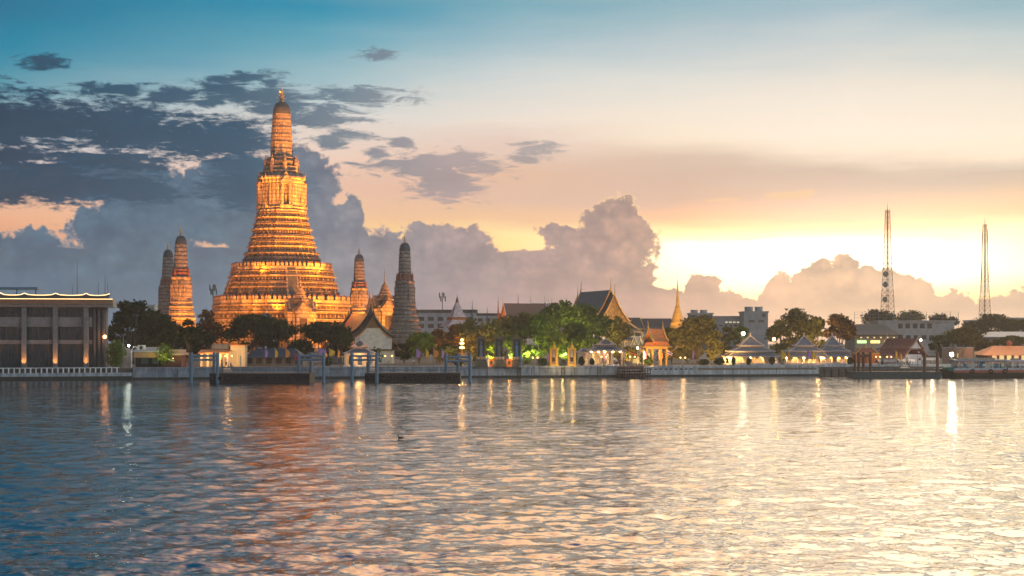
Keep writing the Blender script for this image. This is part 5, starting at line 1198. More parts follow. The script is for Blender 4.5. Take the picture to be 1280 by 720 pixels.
def landing_house():
    Y = 306; u = lambda p: m_(p, Y); z = lambda py: Z_(py, Y) - GZ
    t = empty('landing_house', (X_(250, Y), Y, GZ), 0, 'warmly lit open landing house with orange eaves by the first gangway', 'pavilion'); L = u(38)
    b = MB(); b.bb(0, L, 2.5, 2.8, 0, z(440)); b.build('back_wall', cream, t)
    b = MB(); b.bb(L * .3, L * .85, 3.0, 6, z(438), z(430)); b.build('upper_wall', pm('slatted_blue_grey', (.12, .13, .16), .7, scale=6, stretch=(4, 1, .1), var=.4), t)
    b = MB(); b.add([(-.3, -.8, z(441)), (L * .9, -.8, z(441)), (L, 2.4, z(437)), (-.3, 2.4, z(437)), (-.3, -.8, z(442)), (L * .9, -.8, z(442)), (L, 2.4, z(438)), (-.3, 2.4, z(438))], [(0, 1, 2, 3), (7, 6, 5, 4), (0, 4, 5, 1), (1, 5, 6, 2), (2, 6, 7, 3), (3, 7, 4, 0)]); b.build('eave', orange_tile, t)
    for i in range(5): q = MB(); x = L * (.05 + .85 * i / 4); q.bb(x - .22, x + .22, -.3, .15, 0, z(442)); q.build('column', cream, t)
    t2 = empty('corrugated_hut', (X_(288, Y + 2), Y + 2, GZ), 0, 'pale striped hut glowing beside the landing house', 'hut'); b = MB(); b.bb(0, u(18), 0, 3, 0, z(432)); b.build('wall', pm('striped_cream_panel', (.55, .47, .33), .8, scale=5, stretch=(5, 1, .05), var=.3), t2); b = MB(); b.bb(-.2, u(18) + .3, -.3, 3.4, z(432) + .003, z(431)); b.build('roof', orange_tile, t2); b = MB(); b.bb(u(12), u(13.5), -.12, -.02, 0, 2.2); b.build('door', steel_blue, t2)
    for px in (256, 266, 276, 288, 297): wash((X_(px, 303), 303.2, GZ + 2.6), WARM, 480)
    t3 = empty('long_shed', (X_(306, Y + 6), Y + 6, GZ), 0, 'low dark blue roofed shed under the first dense tree', 'shed'); L = u(74)
    b = MB(); b.bb(0, L, 0, 5, 0, z(447)); b.build('wall', pm('dim_wall', (.16, .14, .12), .8), t3); b = MB(); rg = hip_roof(b, L / 2 + .4, 3.5, L / 2 - 2, .3, z(447), z(436), .05); b.v = [(x + L / 2, y + 2.5, zz) for x, y, zz in b.v]; b.build('roof', pm('dark_blue_metal_roof', (.03, .045, .07), .5), t3)
    for i in range(6): q = MB(); x = 1 + i * (L - 2) / 5; q.bb(x - .6, x + .6, -.08, -.01, .5, 1.8); q.build('window', niche_dark, t3)
landing_house()
t = thai_hall('tree_shrine', (X_(336, 350), 350, GZ), R(20), 'little gabled shrine roof poking above the first dense tree', 'shrine', 2.4, 6, 7.5, Z_(391, 350) - GZ, white_p, pm('pale_shrine_roof', (.4, .36, .34), .7), dark_wood, dark_wood, 1, False, hs=.4)

# ------------------------------------------------------------------ buildings behind
def block(px0, px1, top, Y, label, mat, name='building', D=14, roof=None, rows=(), parapet=.6, tanks=()):
    t = empty(name, (X_(px0, Y), Y, GZ), 0, label, 'building'); L = m_(px1 - px0, Y); H = Z_(top, Y) - GZ
    b = MB(); b.bb(0, L, 0, D, 0, H - parapet); b.build('wall', mat, t)
    r = MB(); r.bb(-.4, L + .4, -.4, D + .4, H - parapet + .003, H); r.build('roof', roof or mat, t)
    for (pa, pb, n, x0, x1, wm) in rows:
        for i in range(n):
            xa = L * (x0 + (x1 - x0) * i / n); xb = xa + L * (x1 - x0) / n * .62; w = MB(); w.bb(xa, xb, -.12, -.01, Z_(pb, Y) - GZ, Z_(pa, Y) - GZ); wo = w.build('window', wm, t)
            fr = MB(); za, zb2 = Z_(pb, Y) - GZ, Z_(pa, Y) - GZ; fr.bb(xa - .1, xb + .1, -.2, -.13, za - .12, za); fr.build('sill', mat, wo)
    for (pc, pr, pt) in tanks:
        q = MB(); q.lathe([(m_(pr, Y), 0), (m_(pr, Y), Z_(pt, Y) - GZ - H)], (m_(pc - px0, Y), D / 2, H + .003), 14); q.build('water_tank', mat, t)
    return t
win = pm('dusk_window', (.05, .045, .04), .3); pale_wall = pm('pale_grey_wall', (.40, .40, .42), .85, scale=.4); dkroof = pm('dark_flat_roof', (.04, .05, .055), .7); bl = pm('blue_grey_concrete', (.26, .30, .32), .85, scale=.3)
block(519, 595, 387, 560, 'long grey apartment block with dark roof edge behind the pale prang', pale_wall, 'apartment_building', roof=dkroof, parapet=1.2, rows=((396, 401, 6, .05, 1, win), (405, 410, 6, .05, 1, win)))
block(596, 626, 391.5, 565, 'lower grey block stepping down behind the pink spire roof', pale_wall, 'apartment_building', roof=dkroof, parapet=.9, rows=((398, 402, 3, .05, 1, win),))
block(864, 891, 391, 700, 'grey building with two round rooftop tanks left of the hospital-like block', bl, rows=((394, 396, 3, .1, 1, win),), tanks=((870, 4.6, 387), (882, 4.6, 387)))
block(891, 930, 395, 690, 'long plain grey block between the two tank-topped buildings', bl, rows=((402, 403.5, 4, .4, .9, pm('lit_window_row', (.9, .8, .5), .5, emit=(1, .85, .5, .7))), (406, 408, 6, .05, 1, win)))
block(930, 960, 389, 680, 'taller grey tower block topped by two round tanks', bl, rows=((392, 396, 1, .75, .99, win), (400, 403, 2, .2, .99, win)), tanks=((939, 5.3, 383), (951.5, 5.1, 383)))
block(184, 193, 381, 900, 'narrow bluish high rise far behind the left trees', bl, rows=((384, 386, 2, .1, 1, win),))
block(1214, 1226, 400, 800, 'small bluish block on the skyline between the radio masts', bl, rows=((402, 404, 3, .1, 1, win),))
block(1264, 1300, 397, 700, 'bluish flat block on the far right skyline', bl, rows=((399.5, 401, 5, .1, 1, win),))
block(1098, 1193, 400.5, 480, 'long white building with dark window band at right', pm('off_white_wall', (.46, .43, .40), .85, scale=.4), rows=((404.5, 410.5, 5, .26, .74, win), (419, 424, 9, .05, .98, win)), parapet=.5)
block(1193, 1217, 411, 478, 'low pale annex at the right of the long white building', pm('off_white_wall', (.5, .48, .46), .85), rows=((414, 416, 3, .1, .9, win),))
def net_fence():
    Y = 484; H = Z_(390, Y) - GZ; t = empty('net_fence', (X_(1068, Y), Y, GZ), 0, 'tall sports net on thin poles above the long white building', 'fence'); L = m_(130, Y); H0 = Z_(400, Y) - GZ
    for i in range(14): p = MB(); p.tube([(L * i / 13, 0, 0), (L * i / 13, 0, H)], .07, 5); p.build('post', pole_m, t)
    n = MB(); 
    for z in (H, H - .9, H - 1.8): n.tube([(0, 0, z), (L, 0, z)], .035, 3)
    n.build('net', pole_m, t)
net_fence()
def dark_roof_house():
    Y = 385; z = lambda py: Z_(py, Y) - GZ; t = empty('market_hall', (X_(1069, Y), Y, GZ), 0, 'hall with broad dark hip roof and a row of lit windows', 'building'); L = m_(60, Y)
    b = MB(); b.bb(0, L * .88, 0, 12, 0, z(418)); b.build('wall', pm('pale_hall_wall', (.36, .33, .28), .8), t)
    b = MB(); hip_roof(b, L * .54, 8, L * .28, 1, z(418.5), z(405), .08); b.v = [(x + L * .42, y + 6, q) for x, y, q in b.v]; b.build('roof', pm('dark_slate_roof', (.085, .085, .085), .7, scale=2), t)
    for i, c in enumerate(((.5, 1, .35), (1, .75, .25), (1, .45, .1))):
        w = MB(); w.bb(L * (.04 + .28 * i), L * (.04 + .28 * i) + 2.4, -.1, -.01, z(429), z(425.5)); w.build('window', pm(f'lit_shop_window_{"abc"[i]}', c, .5, emit=(*c, 1.6)), t)
    for i in range(12): w = MB(); w.bb(L * .03 + i * .85, L * .03 + i * .85 + .4, -.6, -.5, z(422.5), z(421.3)); w.build('lantern', pm('shop_lantern', (1, .8, .5), .5, emit=(1, .75, .4, 1.2)) if i % 2 else concrete, t)
dark_roof_house()
def wall_and_roofs():
    Y = 335; z = lambda py: Z_(py, Y) - GZ
    t = empty('brick_wall', (X_(1178, Y), Y, GZ), 0, 'brown brick wall with thin poles behind the dazzling pier light', 'wall'); L = m_(39, Y)
    bm = bpy.data.materials.new('brown_brick'); bm.use_nodes = True; T = NT(bm.node_tree); bs = T.n['Principled BSDF']; bk = T.new('ShaderNodeTexBrick'); bk.inputs['Color1'].default_value = (.24, .12, .08, 1); bk.inputs['Color2'].default_value = (.18, .09, .06, 1); bk.inputs['Mortar'].default_value = (.3, .25, .2, 1); bk.inputs['Scale'].default_value = 1.2; T.l.new(T.mapping(T.new('ShaderNodeTexCoord').outputs['Object'], (1, 1, 1), rot=(R(90), 0, 0)), bk.inputs[0]); T.l.new(bk.outputs[0], bs.inputs['Base Color'])
    b = MB(); b.bb(0, L, 0, .4, 0, z(435)); b.build('masonry', bm, t); b = MB(); b.bb(-.1, L + .1, -.1, .5, z(435) + .003, z(434)); b.build('coping', concrete, t)
    for i in range(4): p = MB(); p.tube([(L * i / 3, -.3, 0), (L * i / 3, -.3, z(431))], .06, 5); p.build('pole', pole_m, t)
    Y = 340; z2 = lambda py: Z_(py, Y) - GZ
    t = empty('market_roof', (X_(1231, Y), Y, GZ), 0, 'broad orange roofed market hall behind the ferry', 'building'); L = m_(90, Y)
    b = MB(); b.bb(1, L, 1, 9, 0, z2(443)); b.build('wall', pm('market_wall', (.3, .24, .2), .8), t)
    b = MB(); hip_roof(b, L / 2 + .5, 5.5, L / 2 - 3.5, .4, z2(443.5), z2(432.5), .03); b.v = [(x + L / 2, y + 5, q) for x, y, q in b.v]; b.build('roof', pm('bright_orange_roof', (.68, .30, .13), .6, scale=3), t)
    b = MB(); b.lathe([(.5, 0), (.5, .6), (.8, .7), (.5, 1.2), (.05, 1.5)], (m_(39.5, Y), 5, z2(433.5)), 8); b.build('roof_vent', red_tile, t)
    for i in range(8): q = MB(); x = 2 + i * (L - 3) / 8; q.bb(x, x + 1.0, .88, .99, .8, 2.4); q.build('window', pm(f'market_window_{i % 3}', (.9, .6, .3), .5, emit=(1, .6 + .1 * (i % 3), .3, .8)), t)
    Y = 400; z3 = lambda py: Z_(py, Y) - GZ
    t = empty('corrugated_roof', (X_(1233, Y), Y, GZ), 0, 'pale corrugated roofed shed in the trees at far right', 'shed'); L = m_(80, Y)
    b = MB(); b.bb(1, L, 1, 11, 0, z3(420.5)); b.build('wall', concrete, t); b = MB(); hip_roof(b, L / 2 + .5, 7, L / 2 - 3, .3, z3(421), z3(414.5), .02); b.v = [(x + L / 2, y + 6, q) for x, y, q in b.v]; b.build('roof', pm('pale_corrugated_metal', (.42, .44, .45), .5, scale=3, stretch=(4, .1, 1)), t)
    w = MB(); w.bb(5, 9, .88, .99, z3(423.5), z3(422)); w.build('window', win, t)
wall_and_roofs()
# roof antennas
def mast(px, top, bot, Y, label):
    t = empty('cell_mast', (X_(px, Y), Y, GZ), 0, label, 'antenna'); H = Z_(top, Y) - GZ; p = MB(); p.tube([(0, 0, 0), (0, 0, H)], .16, 6); p.build('pole', pole_m, t)
    for k in range(6):
        a = k * math.pi / 3; q = MB(); q.box((math.cos(a) * 1.1, math.sin(a) * 1.1, H - (1.2 if k % 2 else 2.6)), (.4, .3, 2.0), a); q.build('panel_antenna', pole_m, t)
    q = MB(); 
    for z in (H - 1, H - 2.6):
        for k in range(3): a = k * math.pi / 3; q.tube([(-math.cos(a) * 1.1, -math.sin(a) * 1.1, z), (math.cos(a) * 1.1, math.sin(a) * 1.1, z)], .05, 4)
    q.build('bracket', pole_m, t)
mast(266.5, 355, 0, 500, 'cell phone mast just left of the great prang'); mast(553, 365, 0, 562, 'cell phone mast on the long apartment block')

def radio_tower(px, top, Y, w0, label, dishes, double=False, red=True):
    t = empty('radio_tower', (X_(px, Y), Y, GZ), R(25), label, 'radio tower'); H = Z_(top, Y) - GZ
    ra = pm('faded_orange_paint', (.55, .20, .08), .6); rb = pm('faded_white_paint', (.6, .55, .5), .6)
    n = 26; W = lambda f: w0 * (1 - f) ** 1.1 * .86 + w0 * .14 if f < .62 else w0 * (.14 + .86 * (.38) ** 1.1) * (1 - (f - .62) / .38 * .45)
    for seg in range(7):
        mb = MB()
        for i in range(int(n * seg / 7), int(n * (seg + 1) / 7)):
            f0, f1 = i / n, (i + 1) / n; c0 = [(sx * W(f0), sy * W(f0), H * f0) for sx, sy in ((-1, -1), (1, -1), (1, 1), (-1, 1))]; c1 = [(sx * W(f1), sy * W(f1), H * f1) for sx, sy in ((-1, -1), (1, -1), (1, 1), (-1, 1))]
            for k in range(4):
                mb.tube([c0[k], c1[k]], .2, 4); mb.tube([c0[k], c0[(k + 1) % 4]], .1, 3); mb.tube([c0[k], c1[(k + 1) % 4]], .09, 3); mb.tube([c0[(k + 1) % 4], c1[k]], .09, 3)
        mb.build('lattice_section', ra if seg % 2 == 0 else rb, t)
    a = MB(); a.tube([(0, 0, H), (0, 0, H * 1.05)], .18, 5, .05); a.build('aerial', ra, t)
    if double:
        for sx, hh in ((-1, .93), (1, .96), (.2, 1.0)):
            a = MB(); a.tube([(sx * 2.2, 0, H * .45), (sx * 2.0, 0, H * hh)], .16, 5); a.build('side_mast', rb, t)
    for py in dishes:
        z = Z_(py, Y) - GZ; f = z / H; d = MB(); d.lathe([(.2, 0), (1.5, .5), (1.6, .9), (.1, 1.0)], (-W(f) - 1.4, -1, z), 12); d.v = [(x, -(zz - z) - 1.5, z + (y + 1)) for x, y, zz in d.v]; d.build('dish', pm('dark_dish', (.05, .07, .08), .6), t)
radio_tower(1109.5, 262, 800, 3.4, 'tall tapering radio mast with dark dishes on its left side', (343, 356, 374.5))
radio_tower(1231, 280, 820, 2.9, 'second radio mast bundled with side aerials at far right', (), True)

spot((X_(1258, 322), 324, GZ + 14), (X_(1258, 340), 341, GZ + 4), (1, .55, .25), 16000, 95)  # unseen spot added to brighten the orange market roof

# ------------------------------------------------------------------ trees
TB = 'temple garden trees'
for a in (
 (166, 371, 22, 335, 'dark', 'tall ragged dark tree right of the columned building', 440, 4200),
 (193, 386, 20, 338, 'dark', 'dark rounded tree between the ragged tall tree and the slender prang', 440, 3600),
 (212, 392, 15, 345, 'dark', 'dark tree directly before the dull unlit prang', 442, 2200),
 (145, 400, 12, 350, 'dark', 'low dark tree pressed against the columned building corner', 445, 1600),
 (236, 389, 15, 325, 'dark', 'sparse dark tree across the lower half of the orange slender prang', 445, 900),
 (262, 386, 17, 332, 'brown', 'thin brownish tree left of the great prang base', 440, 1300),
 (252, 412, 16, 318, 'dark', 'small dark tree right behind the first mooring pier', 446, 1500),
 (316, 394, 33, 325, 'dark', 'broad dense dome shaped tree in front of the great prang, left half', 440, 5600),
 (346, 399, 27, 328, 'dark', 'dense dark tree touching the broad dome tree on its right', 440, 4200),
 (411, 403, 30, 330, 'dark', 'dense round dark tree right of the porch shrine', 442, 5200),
 (524, 411, 17, 335, 'mid', 'green tree at the foot of the pale prang', 455, 2600),
 (546, 412, 15, 345, 'brown', 'brownish tree left of the pink spire roof', 452, 2000),
 (566, 406, 18, 350, 'brown', 'russet tree below the pink spire roof', 450, 2600),
 (592, 397, 24, 352, 'olive', 'olive brown tree above the left portrait shrine', 448, 3800),
 (622, 399, 20, 345, 'olive', 'olive tree above the middle portrait shrine', 446, 3000),
 (648, 388, 24, 355, 'olive', 'large olive tree above the right portrait shrine', 446, 4200),
 (676, 392, 24, 345, 'mid', 'green tree left of the tallest one above the yellow frames', 444, 4000),
 (703, 373, 30, 352, 'mid', 'tallest broad green tree above the yellow frames', 444, 6400),
 (741, 379, 26, 360, 'mid', 'broad green tree before the grand horned hall', 446, 5200),
 (772, 396, 20, 352, 'olive', 'olive tree below the gilded pediment', 446, 3200),
 (716, 405, 22, 330, 'mid', 'nearer green tree right behind the yellow frames', 446, 3400),
 (688, 412, 18, 325, 'fresh', 'light green tree lit from below near the yellow frames', 446, 2400),
 (640, 418, 14, 318, 'fresh', 'yellow green lit tree between the portrait shrines', 450, 1300),
 (612, 425, 9, 316, 'fresh', 'small brightly lit tree between left and middle shrine', 452, 700),
 (786, 432, 10, 335, 'olive', 'small olive tree between crested pavilion and golden gate', 452, 900),
 (840, 406, 14, 345, 'olive', 'tree at the right shoulder of the golden gate hall', 445, 1800),
 (872, 394, 25, 345, 'olive', 'big olive tree below the tank topped grey building', 448, 5000),
 (893, 412, 14, 338, 'olive', 'smaller olive tree right of the big one', 450, 1600),
 (908, 404, 9, 350, 'olive', 'little round tree left of the white floodlight', 436, 900),
 (922, 404, 14, 352, 'fresh', 'bright tree wrapped around the white floodlight', 436, 1500),
 (975, 396, 14, 358, 'olive', 'olive tree right of the tower block with round tanks', 444, 2400),
 (995, 385, 22, 362, 'olive', 'tall olive tree behind the middle grey pavilion', 444, 4600),
 (1022, 391, 14, 360, 'olive', 'olive tree between the two tall trees on the right', 444, 2400),
 (1050, 389, 19, 356, 'brown', 'orange tinted tree behind the rightmost grey pavilion', 442, 3800),
 (178, 412, 30, 365, 'dark', 'wide low dark tree mass behind the riverside shed', 452, 4200),
 (226, 418, 22, 352, 'dark', 'low dark tree hiding the foot of the slender prang', 452, 2600),
 (376, 425, 16, 345, 'dark', 'low dark tree below the porch shrine', 450, 2000),
 (505, 428, 16, 345, 'dark', 'low dark tree at the foot of the pale prang, right of the chapel', 452, 2000),
 (553, 430, 26, 345, 'dark', 'low dark tree behind the lantern tower', 454, 2600),
 (606, 432, 26, 340, 'olive', 'low bushy tree behind the left and middle portrait shrines', 455, 2800),
 (660, 432, 26, 338, 'mid', 'low bushy tree behind the right portrait shrine', 455, 2800),
 (706, 432, 24, 338, 'mid', 'low bushy tree behind the yellow gilded frames', 455, 2600),
 (780, 436, 20, 345, 'olive', 'low bushy tree behind the crested white pavilion', 455, 2000),
 (860, 434, 26, 350, 'olive', 'low bushy tree behind the large rounded hedge', 455, 2600),
 (900, 432, 22, 350, 'olive', 'low bushy tree left behind the widest grey pavilion', 452, 2200),
 (978, 430, 22, 352, 'olive', 'low bushy tree between the widest and middle grey pavilions', 452, 2200),
 (1098, 387, 24, 560, 'dark', 'spreading dark tree behind the net fence below the first mast', 412, 3400),
 (1137, 388, 17, 560, 'olive', 'spreading olive tree behind the net fence, second from left', 412, 2400),
 (1172, 392, 17, 560, 'dark', 'low dark tree behind the net fence, at its right end', 412, 2200),
 (1188, 396, 9, 540, 'dark', 'low dark tree at the corner of the long white building', 410, 900),
 (1205, 411, 22, 365, 'olive', 'broad olive tree behind the brown brick wall', 446, 4400),
 (1172, 420, 12, 360, 'dark', 'dark tree left behind the brown brick wall', 446, 1500),
 (1229, 424, 12, 360, 'olive', 'small olive tree left of the orange market roof', 446, 1600),
 (1243, 393, 24, 470, 'olive', 'wide olive tree below the second radio mast', 425, 4200),
 (1272, 400, 18, 470, 'olive', 'olive tree at the right edge of the photograph', 425, 2600),
 (1262, 421, 22, 370, 'olive', 'low tree line piece above the orange market roof', 436, 2600),
 (1212, 402, 12, 500, 'olive', 'tree left below the second radio mast', 418, 1500)):
    px, top, hw, Y, tone, lab, cb, n = a
    tree(px, top, hw, Y, tone, lab, cbot=cb, n=n, group=TB)
bush(145, 425, 13, 293, 'fresh', 'pale leafy bush bleached by the small white floodlight', n=900, leaf=.28, gz=1.4)
bush(206, 429, 11, 299, 'fresh', 'yellow green leafy bush above the kiosk roof', n=500, leaf=.25)
SH = 'clipped shrubs along the river wall'
for px, top, hw, Y, lab in ((830, 434, 13, 322, 'large rounded dark hedge right of the golden gate hall'), (805, 441, 6, 317, 'round clipped shrub left of the golden gate hall'), (811, 447, 5, 314, 'low shrub at the golden gate hall foot'),
    (899, 448, 6.5, 318, 'clipped shrub left of the widest grey pavilion'), (917, 446, 2.5, 316, 'small upright shrub before the widest pavilion'), (936, 447, 3, 318, 'small dark shrub in the middle of the widest pavilion'), (965, 446, 4, 320, 'dark shrub at the right end of the widest pavilion'), (880, 449, 7, 318, 'low shrub under the big olive tree'),
    (1063, 447, 4, 324, 'round shrub left of the small red pavilion'), (727, 446, 4, 309, 'dark upright shrub left of the white pavilion'), (740, 448, 3, 309, 'dark shrub by the white pavilion wing'), (573, 448, 6, 306, 'dark shrub below the lantern tower'), (678, 447, 6, 309, 'dark shrub left of the yellow frames'), (410, 446, 5, 305, 'dark shrub under the second dense tree'), (470, 434, 9, 312, 'leafy shrub right of the ornate gate roof')):
    bush(px, top, hw, Y, 'hedge', lab, 'shrub', 'shrub', SH, n=420, leaf=.2)
# garden lights among the trees; first three spots added to brighten the portrait shrines
for px, py, Y, c, e in ((601, 428, 296, (1, .7, .35), 90), (646, 428, 296, (1, .7, .35), 90), (624, 428, 296, (1, .7, .35), 90), (612, 435, 316, (1, .9, .15), 500), (640, 437, 320, (.8, 1, .2), 700), (570, 440, 340, (1, .5, .15), 900), (600, 436, 345, (1, .55, .15), 900), (680, 436, 328, (.85, 1, .25), 900), (705, 432, 338, (.9, .9, .3), 1400), (735, 430, 345, (1, .8, .3), 1300), (660, 432, 335, (.9, .8, .3), 1300),
        (775, 440, 335, (1, .65, .2), 600), (850, 440, 330, (1, .55, .15), 900), (880, 443, 330, (1, .6, .15), 900), (900, 440, 325, (1, .6, .2), 600), (985, 432, 350, (1, .75, .25), 1500), (1048, 428, 346, (1, .45, .1), 3800), (1020, 434, 350, (1, .6, .2), 1000), (206, 434, 297, (1, .9, .2), 160), (232, 440, 320, (1, .5, .1), 200), (530, 445, 325, (1, .7, .2), 300), (556, 446, 318, (1, .6, .15), 350), (586, 445, 320, (1, .65, .15), 500), (658, 445, 318, (1, .8, .2), 450), (727, 444, 325, (1, .7, .2), 500), (792, 446, 328, (1, .6, .15), 500), (866, 446, 322, (1, .6, .15), 600), (890, 447, 322, (1, .6, .15), 500), (912, 444, 335, (1, .7, .2), 700)):
    spot((X_(px, Y), Y - 2.5, max(GZ + .3, Z_(py, Y) - 2.5)), (X_(px, Y), Y + 2, Z_(py, Y) + 3), c, e * (9 if e > 100 else 2), 130, .5, .2, 'garden_and_fill_spot')

# ------------------------------------------------------------------ people (skinned figures, three poses, copied)
SKIN = pm('skin', (.30, .17, .11), .6, var=.05)
def skin_fig(name, joints, edges, radii, mat):
    me = bpy.data.meshes.new(name); me.from_pydata(joints, edges, []); o = bpy.data.objects.new(name, me); COL.objects.link(o)
    sk = o.modifiers.new('skin', 'SKIN'); sb = o.modifiers.new('sub', 'SUBSURF'); sb.levels = sb.render_levels = 1
    if not me.skin_vertices: me.skin_vertices.new()
    for v, r in zip(me.skin_vertices[0].data, radii): v.radius = (r, r)
    me.skin_vertices[0].data[0].use_root = True
    dg = bpy.context.evaluated_depsgraph_get(); ev = o.evaluated_get(dg); m2 = bpy.data.meshes.new_from_object(ev); bpy.data.objects.remove(o); m2.materials.clear(); m2.materials.append(mat); return m2
def body(sit=False, step=0.0, mat=None):
    if sit: j = [(0, 0, .50), (0, 0, .75), (0, 0, 1.0), (0, 0, 1.10), (0, -.02, 1.22), (0, 0, 1.34), (.1, 0, .5), (.13, -.42, .5), (.13, -.45, .06), (.13, -.57, .03), (-.1, 0, .5), (-.13, -.42, .5), (-.13, -.45, .06), (-.13, -.57, .03), (.19, 0, 1.0), (.25, -.05, .74), (.2, -.28, .62), (-.19, 0, 1.0), (-.25, -.05, .74), (-.2, -.28, .62)]
    else: j = [(0, 0, .90), (0, 0, 1.15), (0, 0, 1.40), (0, 0, 1.50), (0, -.02, 1.60), (0, 0, 1.74), (.1, 0, .86), (.12, -step * .5, .48), (.12, step * .2 - step * .6, .07), (.12, -step * .4 - .13, .03), (-.1, 0, .86), (-.12, step * .3, .48), (-.12, step, .08), (-.12, step - .12, .03), (.20, 0, 1.38), (.27, .03 + step * .3, 1.10), (.26, -.10 + step * .4, .86), (-.20, 0, 1.38), (-.27, .03 - step * .3, 1.10), (-.26, -.10 - step * .4, .86)]
    e = [(0, 1), (1, 2), (2, 3), (3, 4), (4, 5), (0, 6), (6, 7), (7, 8), (8, 9), (0, 10), (10, 11), (11, 12), (12, 13), (2, 14), (14, 15), (15, 16), (2, 17), (17, 18), (18, 19)]
    r = [.15, .13, .15, .055, .095, .085, .095, .065, .045, .04, .095, .065, .045, .04, .065, .045, .035, .065, .045, .035]
    return skin_fig('person', j, e, r, mat)
BM = {(s, st): body(s, st, SKIN) for s, st in ((False, 0.0), (False, .28), (True, 0.0))}
def person(loc, rz, shirt, trousers, label, sit=False, step=0.0, s=1.0):
    k = (sit, .28 if step else 0.0); o = bpy.data.objects.new('person', BM[k]); COL.objects.link(o); o.location = loc; o.rotation_euler = (0, 0, rz); o.scale = (s,) * 3; tag(o, label, 'person', 'people on the piers and boats')
    z0 = .5 if sit else .9
    c = MB(); c.lathe([(.17, z0 + .0), (.165, z0 + .2), (.19, z0 + .42), (.185, z0 + .5), (.08, z0 + .56)], n=10, sy=.72)
    for sx in (-1, 1): c.tube([(sx * .17, 0, z0 + .49), (sx * .255, .0, z0 + .26)], .075, 6, .06)
    c.build('shirt', FIGM[shirt], o)
    c = MB()
    if sit:
        for sx in (-1, 1): c.tube([(sx * .1, .05, .5), (sx * .13, -.42, .5), (sx * .13, -.45, .15)], .105, 6, .07)
    else:
        for sx in (-1, 1): c.tube([(sx * .09, 0, .93), (sx * .12, (-.14 if sx > 0 else .08) * (1 if step else 0), .48), (sx * .12, (-.11 if sx > 0 else .28) * (1 if step else 0), .12)], .12, 6, .07)
        c.lathe([(.16, .8), (.17, .95)], n=10, sy=.75)
    c.build('trousers', FIGM[trousers], o)
    hz = 1.27 if sit else 1.68; c = MB(); c.lathe([(.105, 0), (.11, .06), (.08, .12), (.02, .145)], (0, .015, hz), 8); c.build('hair', niche_dark, o)
    return o
FIGM = {k: pm('cloth_' + k, c, .8, var=.08) for k, c in dict(white=(.6, .6, .6), blue=(.06, .12, .3), red=(.4, .05, .04), dark=(.03, .03, .035), orange=(.6, .22, .04), green=(.08, .2, .08), khaki=(.25, .2, .12), teal=(.05, .25, .25)).items()}
def pp(px, Y, z, *a, **k): return person((X_(px, Y), Y, z), *a, **k)
pp(770.5, 309, 2.2, 2.6, 'white', 'dark', 'person in white shirt standing at the left end of the landing stage', s=1.0)
pp(775, 308.5, 2.2, -.4, 'blue', 'dark', 'person in blue shirt walking by the white pavilion steps', step=1)
pp(779.5, 308.5, 2.2, .5, 'orange', 'khaki', 'person in orange shirt beside the blue shirted one', step=0)
pp(786, 309.5, 2.2, 1.2, 'white', 'blue', 'person in white shirt and blue trousers under the right twin lamp', step=1)
pp(283, 303.6, 2.2, .3, 'white', 'dark', 'person in white standing in the lamplit landing by the first gangway')
pp(277, 303.2, 2.2, 1.0, 'red', 'dark', 'person in red walking at the lamplit landing', step=1)
pp(517, 303, 2.2, .2, 'white', 'khaki', 'person in white standing right of the dark gabled chapel')
pp(1103, 318.5, 2.2, .2, 'teal', 'dark', 'person in teal shirt under the grey stall canopy')
pp(1134, 319.5, 2.2, -.2, 'white', 'dark', 'person in white shirt under the boat landing canopy')

